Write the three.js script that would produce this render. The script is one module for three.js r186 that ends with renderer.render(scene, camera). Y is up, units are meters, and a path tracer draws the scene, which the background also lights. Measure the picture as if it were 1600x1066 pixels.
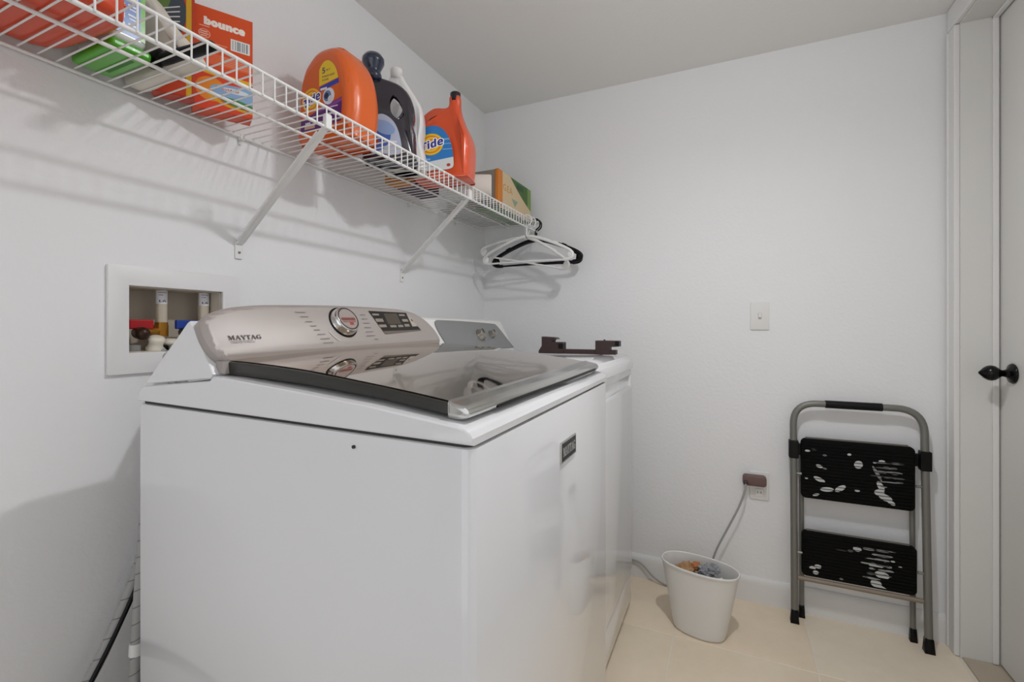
import * as THREE from 'three';
import { RoundedBoxGeometry } from 'three/addons/geometries/RoundedBoxGeometry.js';
import { mergeGeometries, toCreasedNormals } from 'three/addons/utils/BufferGeometryUtils.js';
import { RectAreaLightUniformsLib } from 'three/addons/lights/RectAreaLightUniformsLib.js';

// ---------------------------------------------------------------- camera, light, exposure
// room frame: left wall x = 0, far wall z = 0, floor y = 0
const scene = new THREE.Scene();
const FOCAL = 735, CAM = [1.193, 1.15, 2.228], YAW = Math.atan(340 / FOCAL), CEIL = 2.30;
const camera = new THREE.PerspectiveCamera(2 * Math.atan(533 / FOCAL) * 180 / Math.PI, 1600 / 1066, 0.05, 20);
camera.position.set(...CAM);
camera.rotation.set(0, YAW, 0);
camera.setViewOffset(1600, 1066, 0, 20, 1600, 1066);
scene.add(camera);
const renderer = new THREE.WebGLRenderer({ antialias: true });
renderer.toneMapping = THREE.LinearToneMapping;
renderer.toneMappingExposure = 0.79;
renderer.shadowMap.enabled = true;
RectAreaLightUniformsLib.init();
scene.background = new THREE.Color(0x000000);

const GLOW = 0.32, BEAM = 1.45;   // candela of each reflector bulb of the ceiling lamp: all round, and downwards
const FILL_LIGHT = 0.48;           // strength of the fill light from the window added behind the camera

// ---------------------------------------------------------------- helpers
const taken = {};
function numbered(n) { const k = taken[n] = (taken[n] ?? -1) + 1; return k ? `${n}_${String(k).padStart(3, '0')}` : n; }
let seed = 7;
function rnd() { seed = (seed * 1664525 + 1013904223) >>> 0; return seed / 4294967296; }
function thing(name, label, category, pos = [0, 0, 0], group) {
  const o = new THREE.Group(); o.name = numbered(name); o.position.set(...pos);
  o.userData = { label, category }; if (group) o.userData.group = group;
  o.userData.off = undefined; delete o.userData.off;
  scene.add(o); return o;
}
function structure(name, pos = [0, 0, 0]) { const o = new THREE.Group(); o.name = name; o.position.set(...pos); o.userData = { kind: 'structure' }; scene.add(o); return o; }
function rootOf(o) { let r = o; while (r.parent && r.parent !== scene) r = r.parent; return r; }
// geometry is given in room coordinates; it is moved into the frame of its top-level thing
function part(name, geo, mat, parent, local = false) {
  const g = Array.isArray(geo) ? merge(geo) : geo;
  if (!local) { const p = rootOf(parent).position; g.translate(-p.x, -p.y, -p.z); }
  const m = new THREE.Mesh(g, mat); m.name = name; m.castShadow = m.receiveShadow = true; parent.add(m); return m;
}
function solid(name, geo, mat) { const m = new THREE.Mesh(Array.isArray(geo) ? merge(geo) : geo, mat); m.name = name; m.castShadow = m.receiveShadow = true; m.userData = { kind: 'structure' }; scene.add(m); return m; }
function merge(list) {
  const l = list.map(g => { const n = g.index ? g.toNonIndexed() : g; for (const k of Object.keys(n.attributes)) if (!['position', 'normal', 'uv'].includes(k)) n.deleteAttribute(k); if (!n.attributes.uv) n.setAttribute('uv', new THREE.BufferAttribute(new Float32Array(n.attributes.position.count * 2), 2)); return n; });
  return mergeGeometries(l);
}
function metricUV(g) { // box-projected uv in metres
  const n = g.index ? g.toNonIndexed() : g; const p = n.attributes.position, nn = n.attributes.normal, uv = new Float32Array(p.count * 2);
  for (let i = 0; i < p.count; i++) { const ax = Math.abs(nn.getX(i)), ay = Math.abs(nn.getY(i)), az = Math.abs(nn.getZ(i));
    const [u, v] = ax > ay && ax > az ? [p.getZ(i), p.getY(i)] : ay > az ? [p.getX(i), p.getZ(i)] : [p.getX(i), p.getY(i)]; uv[2 * i] = u; uv[2 * i + 1] = v; }
  n.setAttribute('uv', new THREE.BufferAttribute(uv, 2)); return n;
}
function box(x0, x1, y0, y1, z0, z1, r = 0, seg = 3) {
  const w = x1 - x0, h = y1 - y0, d = z1 - z0;
  const g = r ? new RoundedBoxGeometry(w, h, d, seg, Math.min(r, w / 2.01, h / 2.01, d / 2.01)) : new THREE.BoxGeometry(w, h, d);
  return g.translate((x0 + x1) / 2, (y0 + y1) / 2, (z0 + z1) / 2);
}
const V = (x, y, z) => new THREE.Vector3(x, y, z);
function rod(a, b, r, seg = 8, r2 = r) {
  const A = V(...a), B = V(...b), d = B.clone().sub(A), g = new THREE.CylinderGeometry(r2, r, d.length(), seg);
  g.applyQuaternion(new THREE.Quaternion().setFromUnitVectors(V(0, 1, 0), d.clone().normalize())); return g.translate((A.x + B.x) / 2, (A.y + B.y) / 2, (A.z + B.z) / 2);
}
function tube(pts, r, n = 40, seg = 8, closed = false, tension = 0.5) { return new THREE.TubeGeometry(new THREE.CatmullRomCurve3(pts.map(p => V(...p)), closed, 'catmullrom', tension), n, r, seg, closed); }
// polyline with rounded corners
function bent(pts, rad, r, seg = 10, n = 60) {
  const path = new THREE.CurvePath(); let prev = V(...pts[0]);
  for (let i = 1; i < pts.length - 1; i++) {
    const p = V(...pts[i]), a = V(...pts[i - 1]).sub(p).normalize(), b = V(...pts[i + 1]).sub(p).normalize();
    const s = p.clone().addScaledVector(a, rad), e = p.clone().addScaledVector(b, rad);
    path.add(new THREE.LineCurve3(prev, s)); path.add(new THREE.QuadraticBezierCurve3(s, p, e)); prev = e;
  }
  path.add(new THREE.LineCurve3(prev, V(...pts[pts.length - 1])));
  const out = []; for (const c of path.curves) { const k = c.isLineCurve3 ? 2 : 10; for (let i = 0; i < k; i++) out.push(c.getPoint(i / k)); } out.push(V(...pts[pts.length - 1]));
  return new THREE.TubeGeometry(new PolyCurve(out), n, r, seg);
}
class PolyCurve extends THREE.Curve { constructor(p) { super(); this.p = p; this.l = [0]; for (let i = 1; i < p.length; i++) this.l.push(this.l[i - 1] + p[i].distanceTo(p[i - 1])); }
  getPoint(t, o = new THREE.Vector3()) { const d = t * this.l[this.l.length - 1]; let i = 1; while (i < this.p.length - 1 && this.l[i] < d) i++; const f = (d - this.l[i - 1]) / Math.max(1e-9, this.l[i] - this.l[i - 1]); return o.lerpVectors(this.p[i - 1], this.p[i], Math.min(1, Math.max(0, f))); }
  getPointAt(t, o) { return this.getPoint(t, o); } }
function shapeOf(pts) { const s = new THREE.Shape(); pts.forEach(([a, b], i) => i ? s.lineTo(a, b) : s.moveTo(a, b)); s.closePath(); return s; }
function flatY(g, y0) { const p = g.attributes.position; for (let i = 0; i < p.count; i++) if (p.getY(i) < y0) p.setY(i, y0); return g; }
function flatBase(g) { const p = g.attributes.position; for (let i = 0; i < p.count; i++) if (p.getY(i) < 0) p.setY(i, 0); return g; }
function smoothShape(pts, C = THREE.Shape) { const c = new THREE.CatmullRomCurve3(pts.map(p => V(p[0], p[1], 0)), true, 'catmullrom', 0.5); const s = new C(); s.setFromPoints(c.getPoints(pts.length * 5).slice(0, -1).map(p => new THREE.Vector2(p.x, p.y))); return s; }
function roundRect(x0, y0, x1, y1, r) { const s = new THREE.Shape(); s.moveTo(x0 + r, y0); s.lineTo(x1 - r, y0); s.absarc(x1 - r, y0 + r, r, -Math.PI / 2, 0); s.lineTo(x1, y1 - r); s.absarc(x1 - r, y1 - r, r, 0, Math.PI / 2); s.lineTo(x0 + r, y1); s.absarc(x0 + r, y1 - r, r, Math.PI / 2, Math.PI); s.lineTo(x0, y0 + r); s.absarc(x0 + r, y0 + r, r, Math.PI, 1.5 * Math.PI); return s; }
function extrude(shape, depth, bevel = 0, bseg = 3, curveSegments = 16, bevelT = bevel) {
  const g = new THREE.ExtrudeGeometry(shape, { depth: depth - 2 * bevelT, bevelEnabled: bevel > 0, bevelSize: bevel, bevelThickness: bevelT, bevelOffset: -bevel, bevelSegments: bseg, curveSegments, steps: 1 });
  return g.translate(0, 0, bevelT);
}
// profile given in (x, y), swept along z from z0 to z1
function sweepZ(pts, z0, z1, bevel = 0, bseg = 3) { return toCreasedNormals(extrude(Array.isArray(pts) ? shapeOf(pts) : pts, z1 - z0, bevel, bseg), 0.5).translate(0, 0, z0); }
function sheet(shape, w0, h0, w1, h1, seg = 24) { const g = new THREE.ShapeGeometry(shape, seg); const p = g.attributes.position, uv = g.attributes.uv; for (let i = 0; i < p.count; i++) uv.setXY(i, (p.getX(i) - w0) / (w1 - w0), (p.getY(i) - h0) / (h1 - h0)); return g; }
function lathe(pts, seg = 32) { return new THREE.LatheGeometry(pts.map(p => new THREE.Vector2(...p)), seg); }

// ---------------------------------------------------------------- procedural materials
function noiseTexture(size, cells, octaves, seed0) { // tileable value noise, returns float array
  const out = new Float32Array(size * size); let amp = 1, tot = 0;
  for (let o = 0; o < octaves; o++) {
    const n = cells << o, grid = new Float32Array(n * n); let s = seed0 + o * 97; for (let i = 0; i < n * n; i++) { s = (s * 1664525 + 1013904223) >>> 0; grid[i] = s / 4294967296; }
    for (let y = 0; y < size; y++) for (let x = 0; x < size; x++) {
      const fx = x / size * n, fy = y / size * n, x0 = Math.floor(fx), y0 = Math.floor(fy); let tx = fx - x0, ty = fy - y0; tx = tx * tx * (3 - 2 * tx); ty = ty * ty * (3 - 2 * ty);
      const a = grid[(y0 % n) * n + x0 % n], b = grid[(y0 % n) * n + (x0 + 1) % n], c = grid[((y0 + 1) % n) * n + x0 % n], d = grid[((y0 + 1) % n) * n + (x0 + 1) % n];
      out[y * size + x] += amp * (a + (b - a) * tx + (c - a) * ty + (a - b - c + d) * tx * ty);
    } tot += amp; amp *= 0.55;
  }
  for (let i = 0; i < out.length; i++) out[i] /= tot; return out;
}
function dataTexture(size, fn, srgb = false, repeat = 1) {
  const d = new Uint8Array(size * size * 4); for (let i = 0; i < size * size; i++) { const c = fn(i); d[4 * i] = c[0]; d[4 * i + 1] = c[1]; d[4 * i + 2] = c[2]; d[4 * i + 3] = 255; }
  const t = new THREE.DataTexture(d, size, size); t.wrapS = t.wrapT = THREE.RepeatWrapping; t.magFilter = THREE.LinearFilter; t.minFilter = THREE.LinearMipmapLinearFilter; t.generateMipmaps = true; if (srgb) t.colorSpace = THREE.SRGBColorSpace; t.repeat.set(repeat, repeat); t.needsUpdate = true; return t;
}
function canvas(w, h, draw) { const c = document.createElement('canvas'); c.width = w; c.height = h; const x = c.getContext('2d'); draw(x, w, h); const t = new THREE.CanvasTexture(c); t.colorSpace = THREE.SRGBColorSpace; t.anisotropy = 8; return t; }
const std = (color, roughness = 0.5, extra = {}) => new THREE.MeshStandardMaterial({ color, roughness, ...extra });
const phys = (color, roughness, extra = {}) => new THREE.MeshPhysicalMaterial({ color, roughness, ...extra });
const peel = noiseTexture(512, 48, 3, 11);
const peelTex = dataTexture(512, i => { const v = Math.max(0, Math.min(255, (peel[i] - 0.3) * 2.2 * 255)) | 0; return [v, v, v]; }, false, 2.2);
const M = {
  wall: std(0xf1f1f1, 0.75, { bumpMap: peelTex, bumpScale: 0.00028 }),
  ceiling: std(0xf3f2ef, 0.9, { bumpMap: peelTex, bumpScale: 0.0003 }),
  trim: std(0xe8e7e5, 0.4),
  doorPaint: std(0xe0dfdb, 0.45),
  enamel: phys(0xe9e9ea, 0.28, { clearcoat: 1, clearcoatRoughness: 0.06 }),
  whitePlastic: std(0xeceae6, 0.38),
  seam: std(0x3a3a3a, 0.8),
  silver: phys(0xaaa29d, 0.5, { metalness: 0.25, clearcoat: 0.12, clearcoatRoughness: 0.4 }),
  chrome: std(0xd8d8d6, 0.12, { metalness: 1 }),
  satin: std(0xc4c4c1, 0.15, { metalness: 1 }),
  blackPlastic: phys(0x050506, 0.42, { specularIntensity: 0.5 }),
  lidEdge: std(0x2b2a24, 0.3),
  lidGlass: std(0xb7a899, 0.03, { metalness: 1 }),
  wire: std(0xeeedea, 0.4),
  knob: phys(0x040404, 0.2, { specularIntensity: 0.6 }),
  brown: std(0x3a2a28, 0.5),
  grout: std(0xe9e0cf, 0.9),
};

// ---------------------------------------------------------------- setting
const WX = 1.925, ZEND = 3.2, T = 0.12;
const NICHE = { z0: 1.439, z1: 1.651, y0: 1.094, y1: 1.245, d: 0.09 };
solid('wall_left', [
  box(-T, 0, 0, NICHE.y0, 0, ZEND), box(-T, 0, NICHE.y1, CEIL, 0, ZEND), box(-T, 0, NICHE.y0, NICHE.y1, 0, NICHE.z0), box(-T, 0, NICHE.y0, NICHE.y1, NICHE.z1, ZEND),
].map(metricUV), M.wall);
solid('wall_back', metricUV(box(-T, WX + 0.3, 0, CEIL, -T, 0)), M.wall);
const DOOR = { z0: 0.082, z1: 0.90, top: 2.213 };
solid('wall_right', [box(WX, WX + 0.105, 0, CEIL, -T, DOOR.z0 - 0.02), box(WX, WX + 0.105, DOOR.top + 0.02, CEIL, DOOR.z0 - 0.02, DOOR.z1 + 0.02), box(WX, WX + 0.105, 0, CEIL, DOOR.z1 + 0.02, ZEND)].map(metricUV), M.wall);
const FILL_WIN = { x0: 0.15, x1: 1.78, y0: 0.35, y1: 2.10 };  // opening for the added fill window
solid('wall_front', [box(-T, WX + 0.3, 0, FILL_WIN.y0, ZEND, ZEND + T), box(-T, WX + 0.3, FILL_WIN.y1, CEIL, ZEND, ZEND + T), box(-T, FILL_WIN.x0, FILL_WIN.y0, FILL_WIN.y1, ZEND, ZEND + T), box(FILL_WIN.x1, WX + 0.3, FILL_WIN.y0, FILL_WIN.y1, ZEND, ZEND + T)].map(metricUV), M.wall);
solid('ceiling', metricUV(box(-T, WX + 0.3, CEIL, CEIL + 0.1, -T, ZEND + T)), M.ceiling);

{ // tiled floor: grout bed with separate ceramic tiles
  const f = structure('floor');
  part('grout_bed', metricUV(box(-T, WX + 0.3, -0.08, -0.0012, -T, ZEND + T)), M.grout, f);
  const n1 = noiseTexture(512, 5, 5, 23), n2 = noiseTexture(512, 40, 2, 5);
  const tex = dataTexture(512, i => { const v = (n1[i] - 0.5) * 30 + (n2[i] - 0.5) * 10; return [241 + v * 0.5, 228 + v * 0.5, 207 + v * 0.55]; }, true, 1);
  const mats = [0xffffff, 0xfaf7f2, 0xfffaf4].map((c, k) => { const t = tex.clone(); t.offset.set(0.31 * k, 0.17 * k); t.repeat.set(0.9, 0.9); t.needsUpdate = true; return std(c, 0.42, { map: t }); });
  const S = 0.457, gap = 0.004;
  for (let i = -4; i <= 1; i++) for (let k = -1; k <= 6; k++) {
    const x0 = Math.max(-0.0, 1.46 + i * S + gap / 2), x1 = Math.min(WX, 1.46 + (i + 1) * S - gap / 2), z0 = Math.max(0, 0.38 + k * S + gap / 2), z1 = Math.min(ZEND, 0.38 + (k + 1) * S - gap / 2);
    if (x1 - x0 < 0.02 || z1 - z0 < 0.02) continue;
    part('tile', metricUV(box(x0, x1, -0.012, 0, z0, z1, 0.0018, 1)), mats[Math.floor(rnd() * 3)], f);
  }
}
function baseboard(name, len, place) {
  const prof = [[0, 0], [0.013, 0], [0.013, 0.078], [0.0115, 0.09], [0.008, 0.098], [0.004, 0.104], [0, 0.104]];
  const g = toCreasedNormals(extrude(shapeOf(prof), len), 0.7); place(g); return solid(name, g, M.trim);
}
baseboard('baseboard_back', WX - 0.001, g => g.rotateY(-Math.PI / 2).translate(WX - 0.0005, 0, 0));
baseboard('baseboard_left', ZEND - 0.014, g => g.translate(0, 0, 0.014));

{ // door in the right wall
  const d = structure('door_1', [2.03, 0, DOOR.z0]);
  const cas = (y0, y1, z0, z1, r) => box(WX - 0.016, WX, y0, y1, z0, z1, r);
  part('casing', [cas(0, DOOR.top + 0.004, 0.016, DOOR.z0 - 0.006, 0.004), box(WX - 0.020, WX, 0, DOOR.top, 0.016, 0.03, 0.004)], M.trim, d);
  part('casing', [cas(0, DOOR.top + 0.004, DOOR.z1 + 0.006, DOOR.z1 + 0.072, 0.004)], M.trim, d);
  part('head_casing', [cas(DOOR.top + 0.006, CEIL - 0.002, 0.016, DOOR.z1 + 0.072, 0.004)], M.trim, d);
  part('jamb', box(WX - 0.001, WX + 0.14, 0, DOOR.top + 0.02, DOOR.z0 - 0.02, DOOR.z0), M.doorPaint, d);
  part('jamb', box(WX - 0.001, WX + 0.14, 0, DOOR.top + 0.02, DOOR.z1, DOOR.z1 + 0.02), M.doorPaint, d);
  part('head_jamb', box(WX - 0.001, WX + 0.14, DOOR.top, DOOR.top + 0.02, DOOR.z0, DOOR.z1), M.doorPaint, d);
  part('door_stop', [box(2.006, 2.022, 0.008, DOOR.top, DOOR.z0, DOOR.z0 + 0.010, 0.003), box(2.006, 2.022, DOOR.top - 0.010, DOOR.top, DOOR.z0, DOOR.z1, 0.003), box(2.006, 2.022, 0.008, DOOR.top, DOOR.z1 - 0.010, DOOR.z1, 0.003)], M.trim, d);
  part('door_panel', box(2.026, 2.062, 0.012, DOOR.top - 0.003, DOOR.z0 + 0.003, DOOR.z1 - 0.003, 0.002), M.doorPaint, d);
  part('threshold', metricUV(box(WX + 0.004, 2.08, -0.003, 0.006, DOOR.z0 - 0.0, DOOR.z1, 0.002)), std(0xb9ad9a, 0.55), d);
  const kz = 0.168, ky = 1.003;
  const ax = g => g.rotateZ(Math.PI / 2).translate(2.026, ky, kz);
  const rose = part('rosette', ax(lathe([[0, 0], [0.031, 0], [0.033, 0.003], [0.030, 0.008], [0.018, 0.013], [0.013, 0.018], [0.0105, 0.025], [0, 0.025]])), M.knob, d);
  part('knob', ax(lathe([[0, 0.022], [0.0105, 0.024], [0.011, 0.030], [0.017, 0.037], [0.0235, 0.046], [0.0255, 0.055], [0.0235, 0.064], [0.017, 0.073], [0.009, 0.080], [0.004, 0.085], [0, 0.087]])), M.knob, d);
}
part('hall_floor', box(WX + 0.1, WX + 0.3, -0.05, -0.004, 0, 1.0), M.grout, structure('floor_hall'));

{ // unseen window added behind the camera; its glowing panel brightens the room
  const w = structure('fill_window_1', [0.965, FILL_WIN.y0, ZEND + 0.05]);
  part('frame', [box(FILL_WIN.x0, FILL_WIN.x1, FILL_WIN.y0, FILL_WIN.y0 + 0.04, ZEND + 0.02, ZEND + 0.09), box(FILL_WIN.x0, FILL_WIN.x1, FILL_WIN.y1 - 0.04, FILL_WIN.y1, ZEND + 0.02, ZEND + 0.09), box(FILL_WIN.x0, FILL_WIN.x0 + 0.04, FILL_WIN.y0, FILL_WIN.y1, ZEND + 0.02, ZEND + 0.09), box(FILL_WIN.x1 - 0.04, FILL_WIN.x1, FILL_WIN.y0, FILL_WIN.y1, ZEND + 0.02, ZEND + 0.09)], M.trim, w);
  part('fill_panel', box(FILL_WIN.x0 + 0.04, FILL_WIN.x1 - 0.04, FILL_WIN.y0 + 0.04, FILL_WIN.y1 - 0.04, ZEND + 0.045, ZEND + 0.05), std(0xf2f2f0, 0.9, { emissive: 0xf4f8ff, emissiveIntensity: 0.6 }), w);
  const r = new THREE.RectAreaLight(0xf0f4ff, FILL_LIGHT, FILL_WIN.x1 - FILL_WIN.x0 - 0.10, FILL_WIN.y1 - FILL_WIN.y0 - 0.10); r.position.set(0, (FILL_WIN.y1 - FILL_WIN.y0) / 2, -0.01); w.add(r);
}
// ---------------------------------------------------------------- lamps (above and behind the camera's view)
function ceilingLamp(x, z, dz, glow, beam, label) { // canopy with two reflector bulbs a hand's width apart
  const L = thing('ceiling_lamp', label, 'lamp', [x, CEIL, z]);
  part('canopy', lathe([[0, 0], [0.14, 0], [0.145, -0.006], [0.13, -0.022], [0.05, -0.03], [0, -0.03]]).translate(x, CEIL, z), M.whitePlastic, L);
  for (const s of [-1, 1]) {
    const zb = z + s * dz;
    const socket = part('socket', rod([x, CEIL - 0.02, zb], [x, CEIL - 0.085, zb], 0.018, 16), M.whitePlastic, L);
    part('bulb', new THREE.SphereGeometry(0.03, 24, 16).translate(x, CEIL - 0.11, zb), std(0xffffff, 0.5, { emissive: 0xfbfcff, emissiveIntensity: 4 }), socket);
    const p = new THREE.PointLight(0xfbfcff, glow); p.position.set(0, -0.11, s * dz); p.castShadow = true; p.shadow.radius = 1.2; L.add(p);
    const q = new THREE.SpotLight(0xfbfcff, beam, 0, 85 * Math.PI / 180, 1); q.position.set(0, -0.11, s * dz); q.target.position.set(0, -1, s * dz); q.castShadow = true; q.shadow.radius = 1.2; L.add(q); L.add(q.target);
  }
}
ceilingLamp(1.25, 1.20, 0.033, GLOW, BEAM, 'white two-bulb ceiling lamp over the middle of the room');

// ---------------------------------------------------------------- washer
// the machine stands a little out of level: its top dips towards the near front corner
function dip(g) { const p = g.attributes.position; for (let i = 0; i < p.count; i++) { const x = p.getX(i), y = p.getY(i), z = p.getZ(i); p.setY(i, y + Math.max(0, y) * (-0.012 * (z - 1.37) / 0.70 - 0.010 * (x - 0.545) / 0.72)); } return g; }
const WASH = { x0: 0.182, x1: 0.905, z0: 1.02, z1: 1.722, seam: 1.012 };
function plan(x0, x1, z0, z1, r) { return roundRect(x0, -z1, x1, -z0, r); } // shape in (x, -z), extruded upwards
function tower(x0, x1, y0, y1, z0, z1, r, bevel = 0) { return toCreasedNormals(extrude(plan(x0, x1, z0, z1, r), y1 - y0, bevel, 2, 8), 0.6).rotateX(-Math.PI / 2).translate(0, y0, 0); }
// sloping console face: u runs along z (towards the camera), v up the slope
function onSlope(g, x, y, z, ang) { // local x -> -z, local y -> up the slope, local z -> outward normal
  const e1 = V(0, 0, -1), e2 = V(-Math.sin(ang), Math.cos(ang), 0), e3 = V(Math.cos(ang), Math.sin(ang), 0);
  return g.applyMatrix4(new THREE.Matrix4().makeBasis(e1, e2, e3)).translate(x, y, z);
}
{
  const w = thing('washing_machine', 'white top-load washer with dark glass lid and silver control panel', 'washing machine', [0.545, 0, 1.37]);
  const P = (n, g, m, parent = w) => part(n, dip(Array.isArray(g) ? merge(g) : g), m, parent);
  P('cabinet', tower(WASH.x0, WASH.x1, 0.025, WASH.seam - 0.0015, WASH.z0, WASH.z1, 0.016, 0.004), M.enamel);
  P('seam_gasket', tower(WASH.x0 + 0.006, WASH.x1 - 0.006, WASH.seam - 0.02, WASH.seam + 0.012, WASH.z0 + 0.006, WASH.z1 - 0.006, 0.012), M.seam);
  for (const [x, z] of [[0.23, 1.07], [0.23, 1.67], [0.86, 1.07], [0.86, 1.67]]) P('foot', rod([x, 0, z], [x, 0.03, z], 0.022, 16), M.blackPlastic);
  P('side_screw', rod([0.715, 0.992, 1.720], [0.715, 0.992, 1.7245], 0.0026, 10), M.seam);
  const top = [[0.183, 1.0145], [0.187, 1.028], [0.193, 1.038], [0.203, 1.0445], [0.394, 1.0655], [0.403, 1.0725], [0.45, 1.0715], [0.594, 1.0625], [0.745, 1.0515], [0.85, 1.0405], [0.880, 1.0375], [0.893, 1.0350], [0.901, 1.0300], [0.905, 1.0240], [0.905, 1.0145]];
  P('top_panel', sweepZ(top, WASH.z0, WASH.z1, 0.005, 3), M.enamel);
  const housing = [[0.204, 1.0475], [0.220, 1.063], [0.247, 1.0895], [0.296, 1.132], [0.330, 1.163], [0.336, 1.166], [0.350, 1.150], [0.392, 1.088], [0.400, 1.076], [0.394, 1.0685]];
  P('console_housing', sweepZ(housing, WASH.z0 + 0.008, WASH.z1 - 0.003, 0.003, 2), M.enamel);
  // silver fascia: pillow-edged slab with rounded corners
  const ANG = Math.atan2(0.507, 0.862), FX = 0.3955, FY = 1.0905, FZ = 1.722, FL = 0.692, FH = 0.121;
  const sl = (g) => onSlope(g, FX - 0.012 * Math.cos(ANG), FY - 0.012 * Math.sin(ANG), FZ, ANG);
  const outline = new THREE.Shape();
  { const s = outline, q = [[0.030, 0], [FL - 0.020, 0]]; s.moveTo(...q[0]); s.lineTo(...q[1]); s.bezierCurveTo(FL + 0.004, 0, FL, 0.026, FL - 0.010, 0.05); s.bezierCurveTo(FL - 0.035, 0.090, FL - 0.06, 0.107, FL - 0.14, 0.116); s.bezierCurveTo(FL * 0.6, FH + 0.002, FL * 0.4, FH + 0.002, 0.14, FH - 0.003); s.bezierCurveTo(0.06, 0.113, 0.022, 0.103, 0.004, 0.082); s.bezierCurveTo(-0.006, 0.06, 0.002, 0.0, 0.030, 0); }
  P('fascia', sl(toCreasedNormals(extrude(outline, 0.030, 0.013, 5, 24, 0.010), 0.7)), M.silver);
  const print = canvas(2048, 384, (c, W, H) => {
    c.clearRect(0, 0, W, H); const s = W / FL; const at = (u, v) => [u * s, H - v * s];
    c.fillStyle = '#4a4442'; c.font = 'bold 36px serif'; c.textBaseline = 'middle'; c.save(); c.translate(...at(0.036, 0.042)); c.scale(1.18, 1); c.fillText('MAYTAG', 0, 0); c.restore();
    c.fillStyle = '#8a8380'; c.font = '11px sans-serif'; c.fillText('COMMERCIAL TECHNOLOGY', ...at(0.038, 0.032)); c.fillRect(at(0.038, 0)[0], at(0, 0.0355)[1], 130, 2);
    c.fillStyle = '#958d89';
    [[0.213, 0.110, 80], [0.222, 0.099, 60], [0.230, 0.087, 54], [0.237, 0.076, 50], [0.243, 0.066, 46], [0.247, 0.055, 62], [0.250, 0.044, 78], [0.253, 0.034, 84]].forEach(([u, v, l]) => { const [a, b] = at(u - 0.012, v - 0.012); c.fillRect(a, b, l, 5); });
    [[0.402, 0.105, 56], [0.402, 0.093, 60], [0.400, 0.081, 66], [0.398, 0.069, 70], [0.395, 0.057, 78], [0.392, 0.046, 92], [0.415, 0.036, 40]].forEach(([u, v, l]) => { const [a, b] = at(u - 0.012, v - 0.012); c.fillRect(a, b, l, 5); });
    c.strokeStyle = '#d9d3ce'; c.lineWidth = 8; c.beginPath(); c.arc(...at(0.324, 0.071), 0.058 * s, 2.2, 2.75); c.stroke();
  });
  const printMat = new THREE.MeshStandardMaterial({ map: print, transparent: true, roughness: 0.5, polygonOffset: true, polygonOffsetFactor: -1 });
  const up = (g, h) => onSlope(g, FX + (0.018 + h - 0.0) * Math.cos(ANG), FY + (0.018 + h) * Math.sin(ANG), FZ, ANG);
  const pg = new THREE.PlaneGeometry(FL, FL * 384 / 2048); pg.translate(FL / 2, FL * 384 / 2048 / 2, 0);
  { const pp = pg.attributes.position, uv = pg.attributes.uv; for (let i = 0; i < pp.count; i++) { const u = pp.getX(i) < FL / 2 ? 0.02 : FL - 0.03, v = pp.getY(i) < 0.05 ? 0.016 : 0.112; pp.setX(i, u); pp.setY(i, v); uv.setXY(i, u / FL, v / (FL * 384 / 2048)); } }
  P('panel_print', up(pg, 0.0004), printMat);
  // dial
  const dialAt = (g) => up(g.rotateX(Math.PI / 2).translate(0.324, 0.071, 0), 0);
  const dial = P('dial', dialAt(lathe([[0, 0], [0.037, 0], [0.0375, 0.002], [0.0355, 0.004], [0.034, 0.012], [0.0325, 0.0165], [0.030, 0.0188], [0.0285, 0.0188], [0, 0.0184]], 48)), M.chrome);
  P('dial_ring', dialAt(lathe([[0.0345, 0.0], [0.0392, 0.0], [0.0388, 0.003], [0.0345, 0.0035]], 48)), M.blackPlastic, dial);
  const face = canvas(256, 256, (c, W) => { c.fillStyle = '#a39793'; c.fillRect(0, 0, W, W); c.fillStyle = '#92706a'; c.fillRect(40, 112, 176, 60); c.fillStyle = '#7a4a40'; c.fillRect(30, 122, 190, 22); c.fillStyle = '#a34a44'; c.fillRect(120, 168, 54, 34); c.strokeStyle = '#3c3634'; c.lineWidth = 14; c.beginPath(); c.arc(128, 128, 119, 0, 7); c.stroke(); });
  P('dial_face', up(new THREE.CircleGeometry(0.0294, 40).translate(0.324, 0.071, 0.0190), 0), std(0xffffff, 0.2, { map: face }), dial);
  // dark display with keys
  const disp = canvas(512, 256, (c, W, H) => {
    c.fillStyle = '#15100c'; c.fillRect(0, 0, W, H); c.fillStyle = '#6d6258'; c.fillRect(0, H - 34, W, 34); c.fillStyle = '#4b4338'; c.fillRect(150, 28, 150, 120);
    c.fillStyle = '#8f8578'; [[26, 30, 70, 20], [34, 84, 80, 36], [40, 150, 80, 30], [160, 158, 70, 26], [250, 158, 60, 26], [330, 150, 60, 30], [330, 92, 70, 30], [320, 34, 70, 20]].forEach(r => c.fillRect(...r)); c.fillStyle = '#b5aa9c'; c.fillRect(420, 30, 62, 150);
    c.fillStyle = '#231c15'; c.fillRect(444, 90, 16, 26);
  });
  const dsh = shapeOf([[0.426, 0.104], [0.576, 0.100], [0.610, 0.042], [0.450, 0.035]]);
  P('display', up(sheet(dsh, 0.426, 0.035, 0.610, 0.104), 0.0009), std(0xffffff, 0.12, { map: disp }));
  // lid: gently arched glass in a dark frame with a chrome front rail
  const lidTop = [[0.388, 1.0965], [0.45, 1.0958], [0.52, 1.0932], [0.594, 1.0890], [0.67, 1.0820], [0.745, 1.0745], [0.80, 1.0685], [0.860, 1.0610]];
  const frame = [...lidTop, [0.860, 1.0435], [0.745, 1.0575], [0.594, 1.0685], [0.45, 1.0735], [0.395, 1.0740]];
  P('lid_frame', sweepZ(frame, 1.044, 1.698, 0.003, 2), M.lidEdge);
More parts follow.
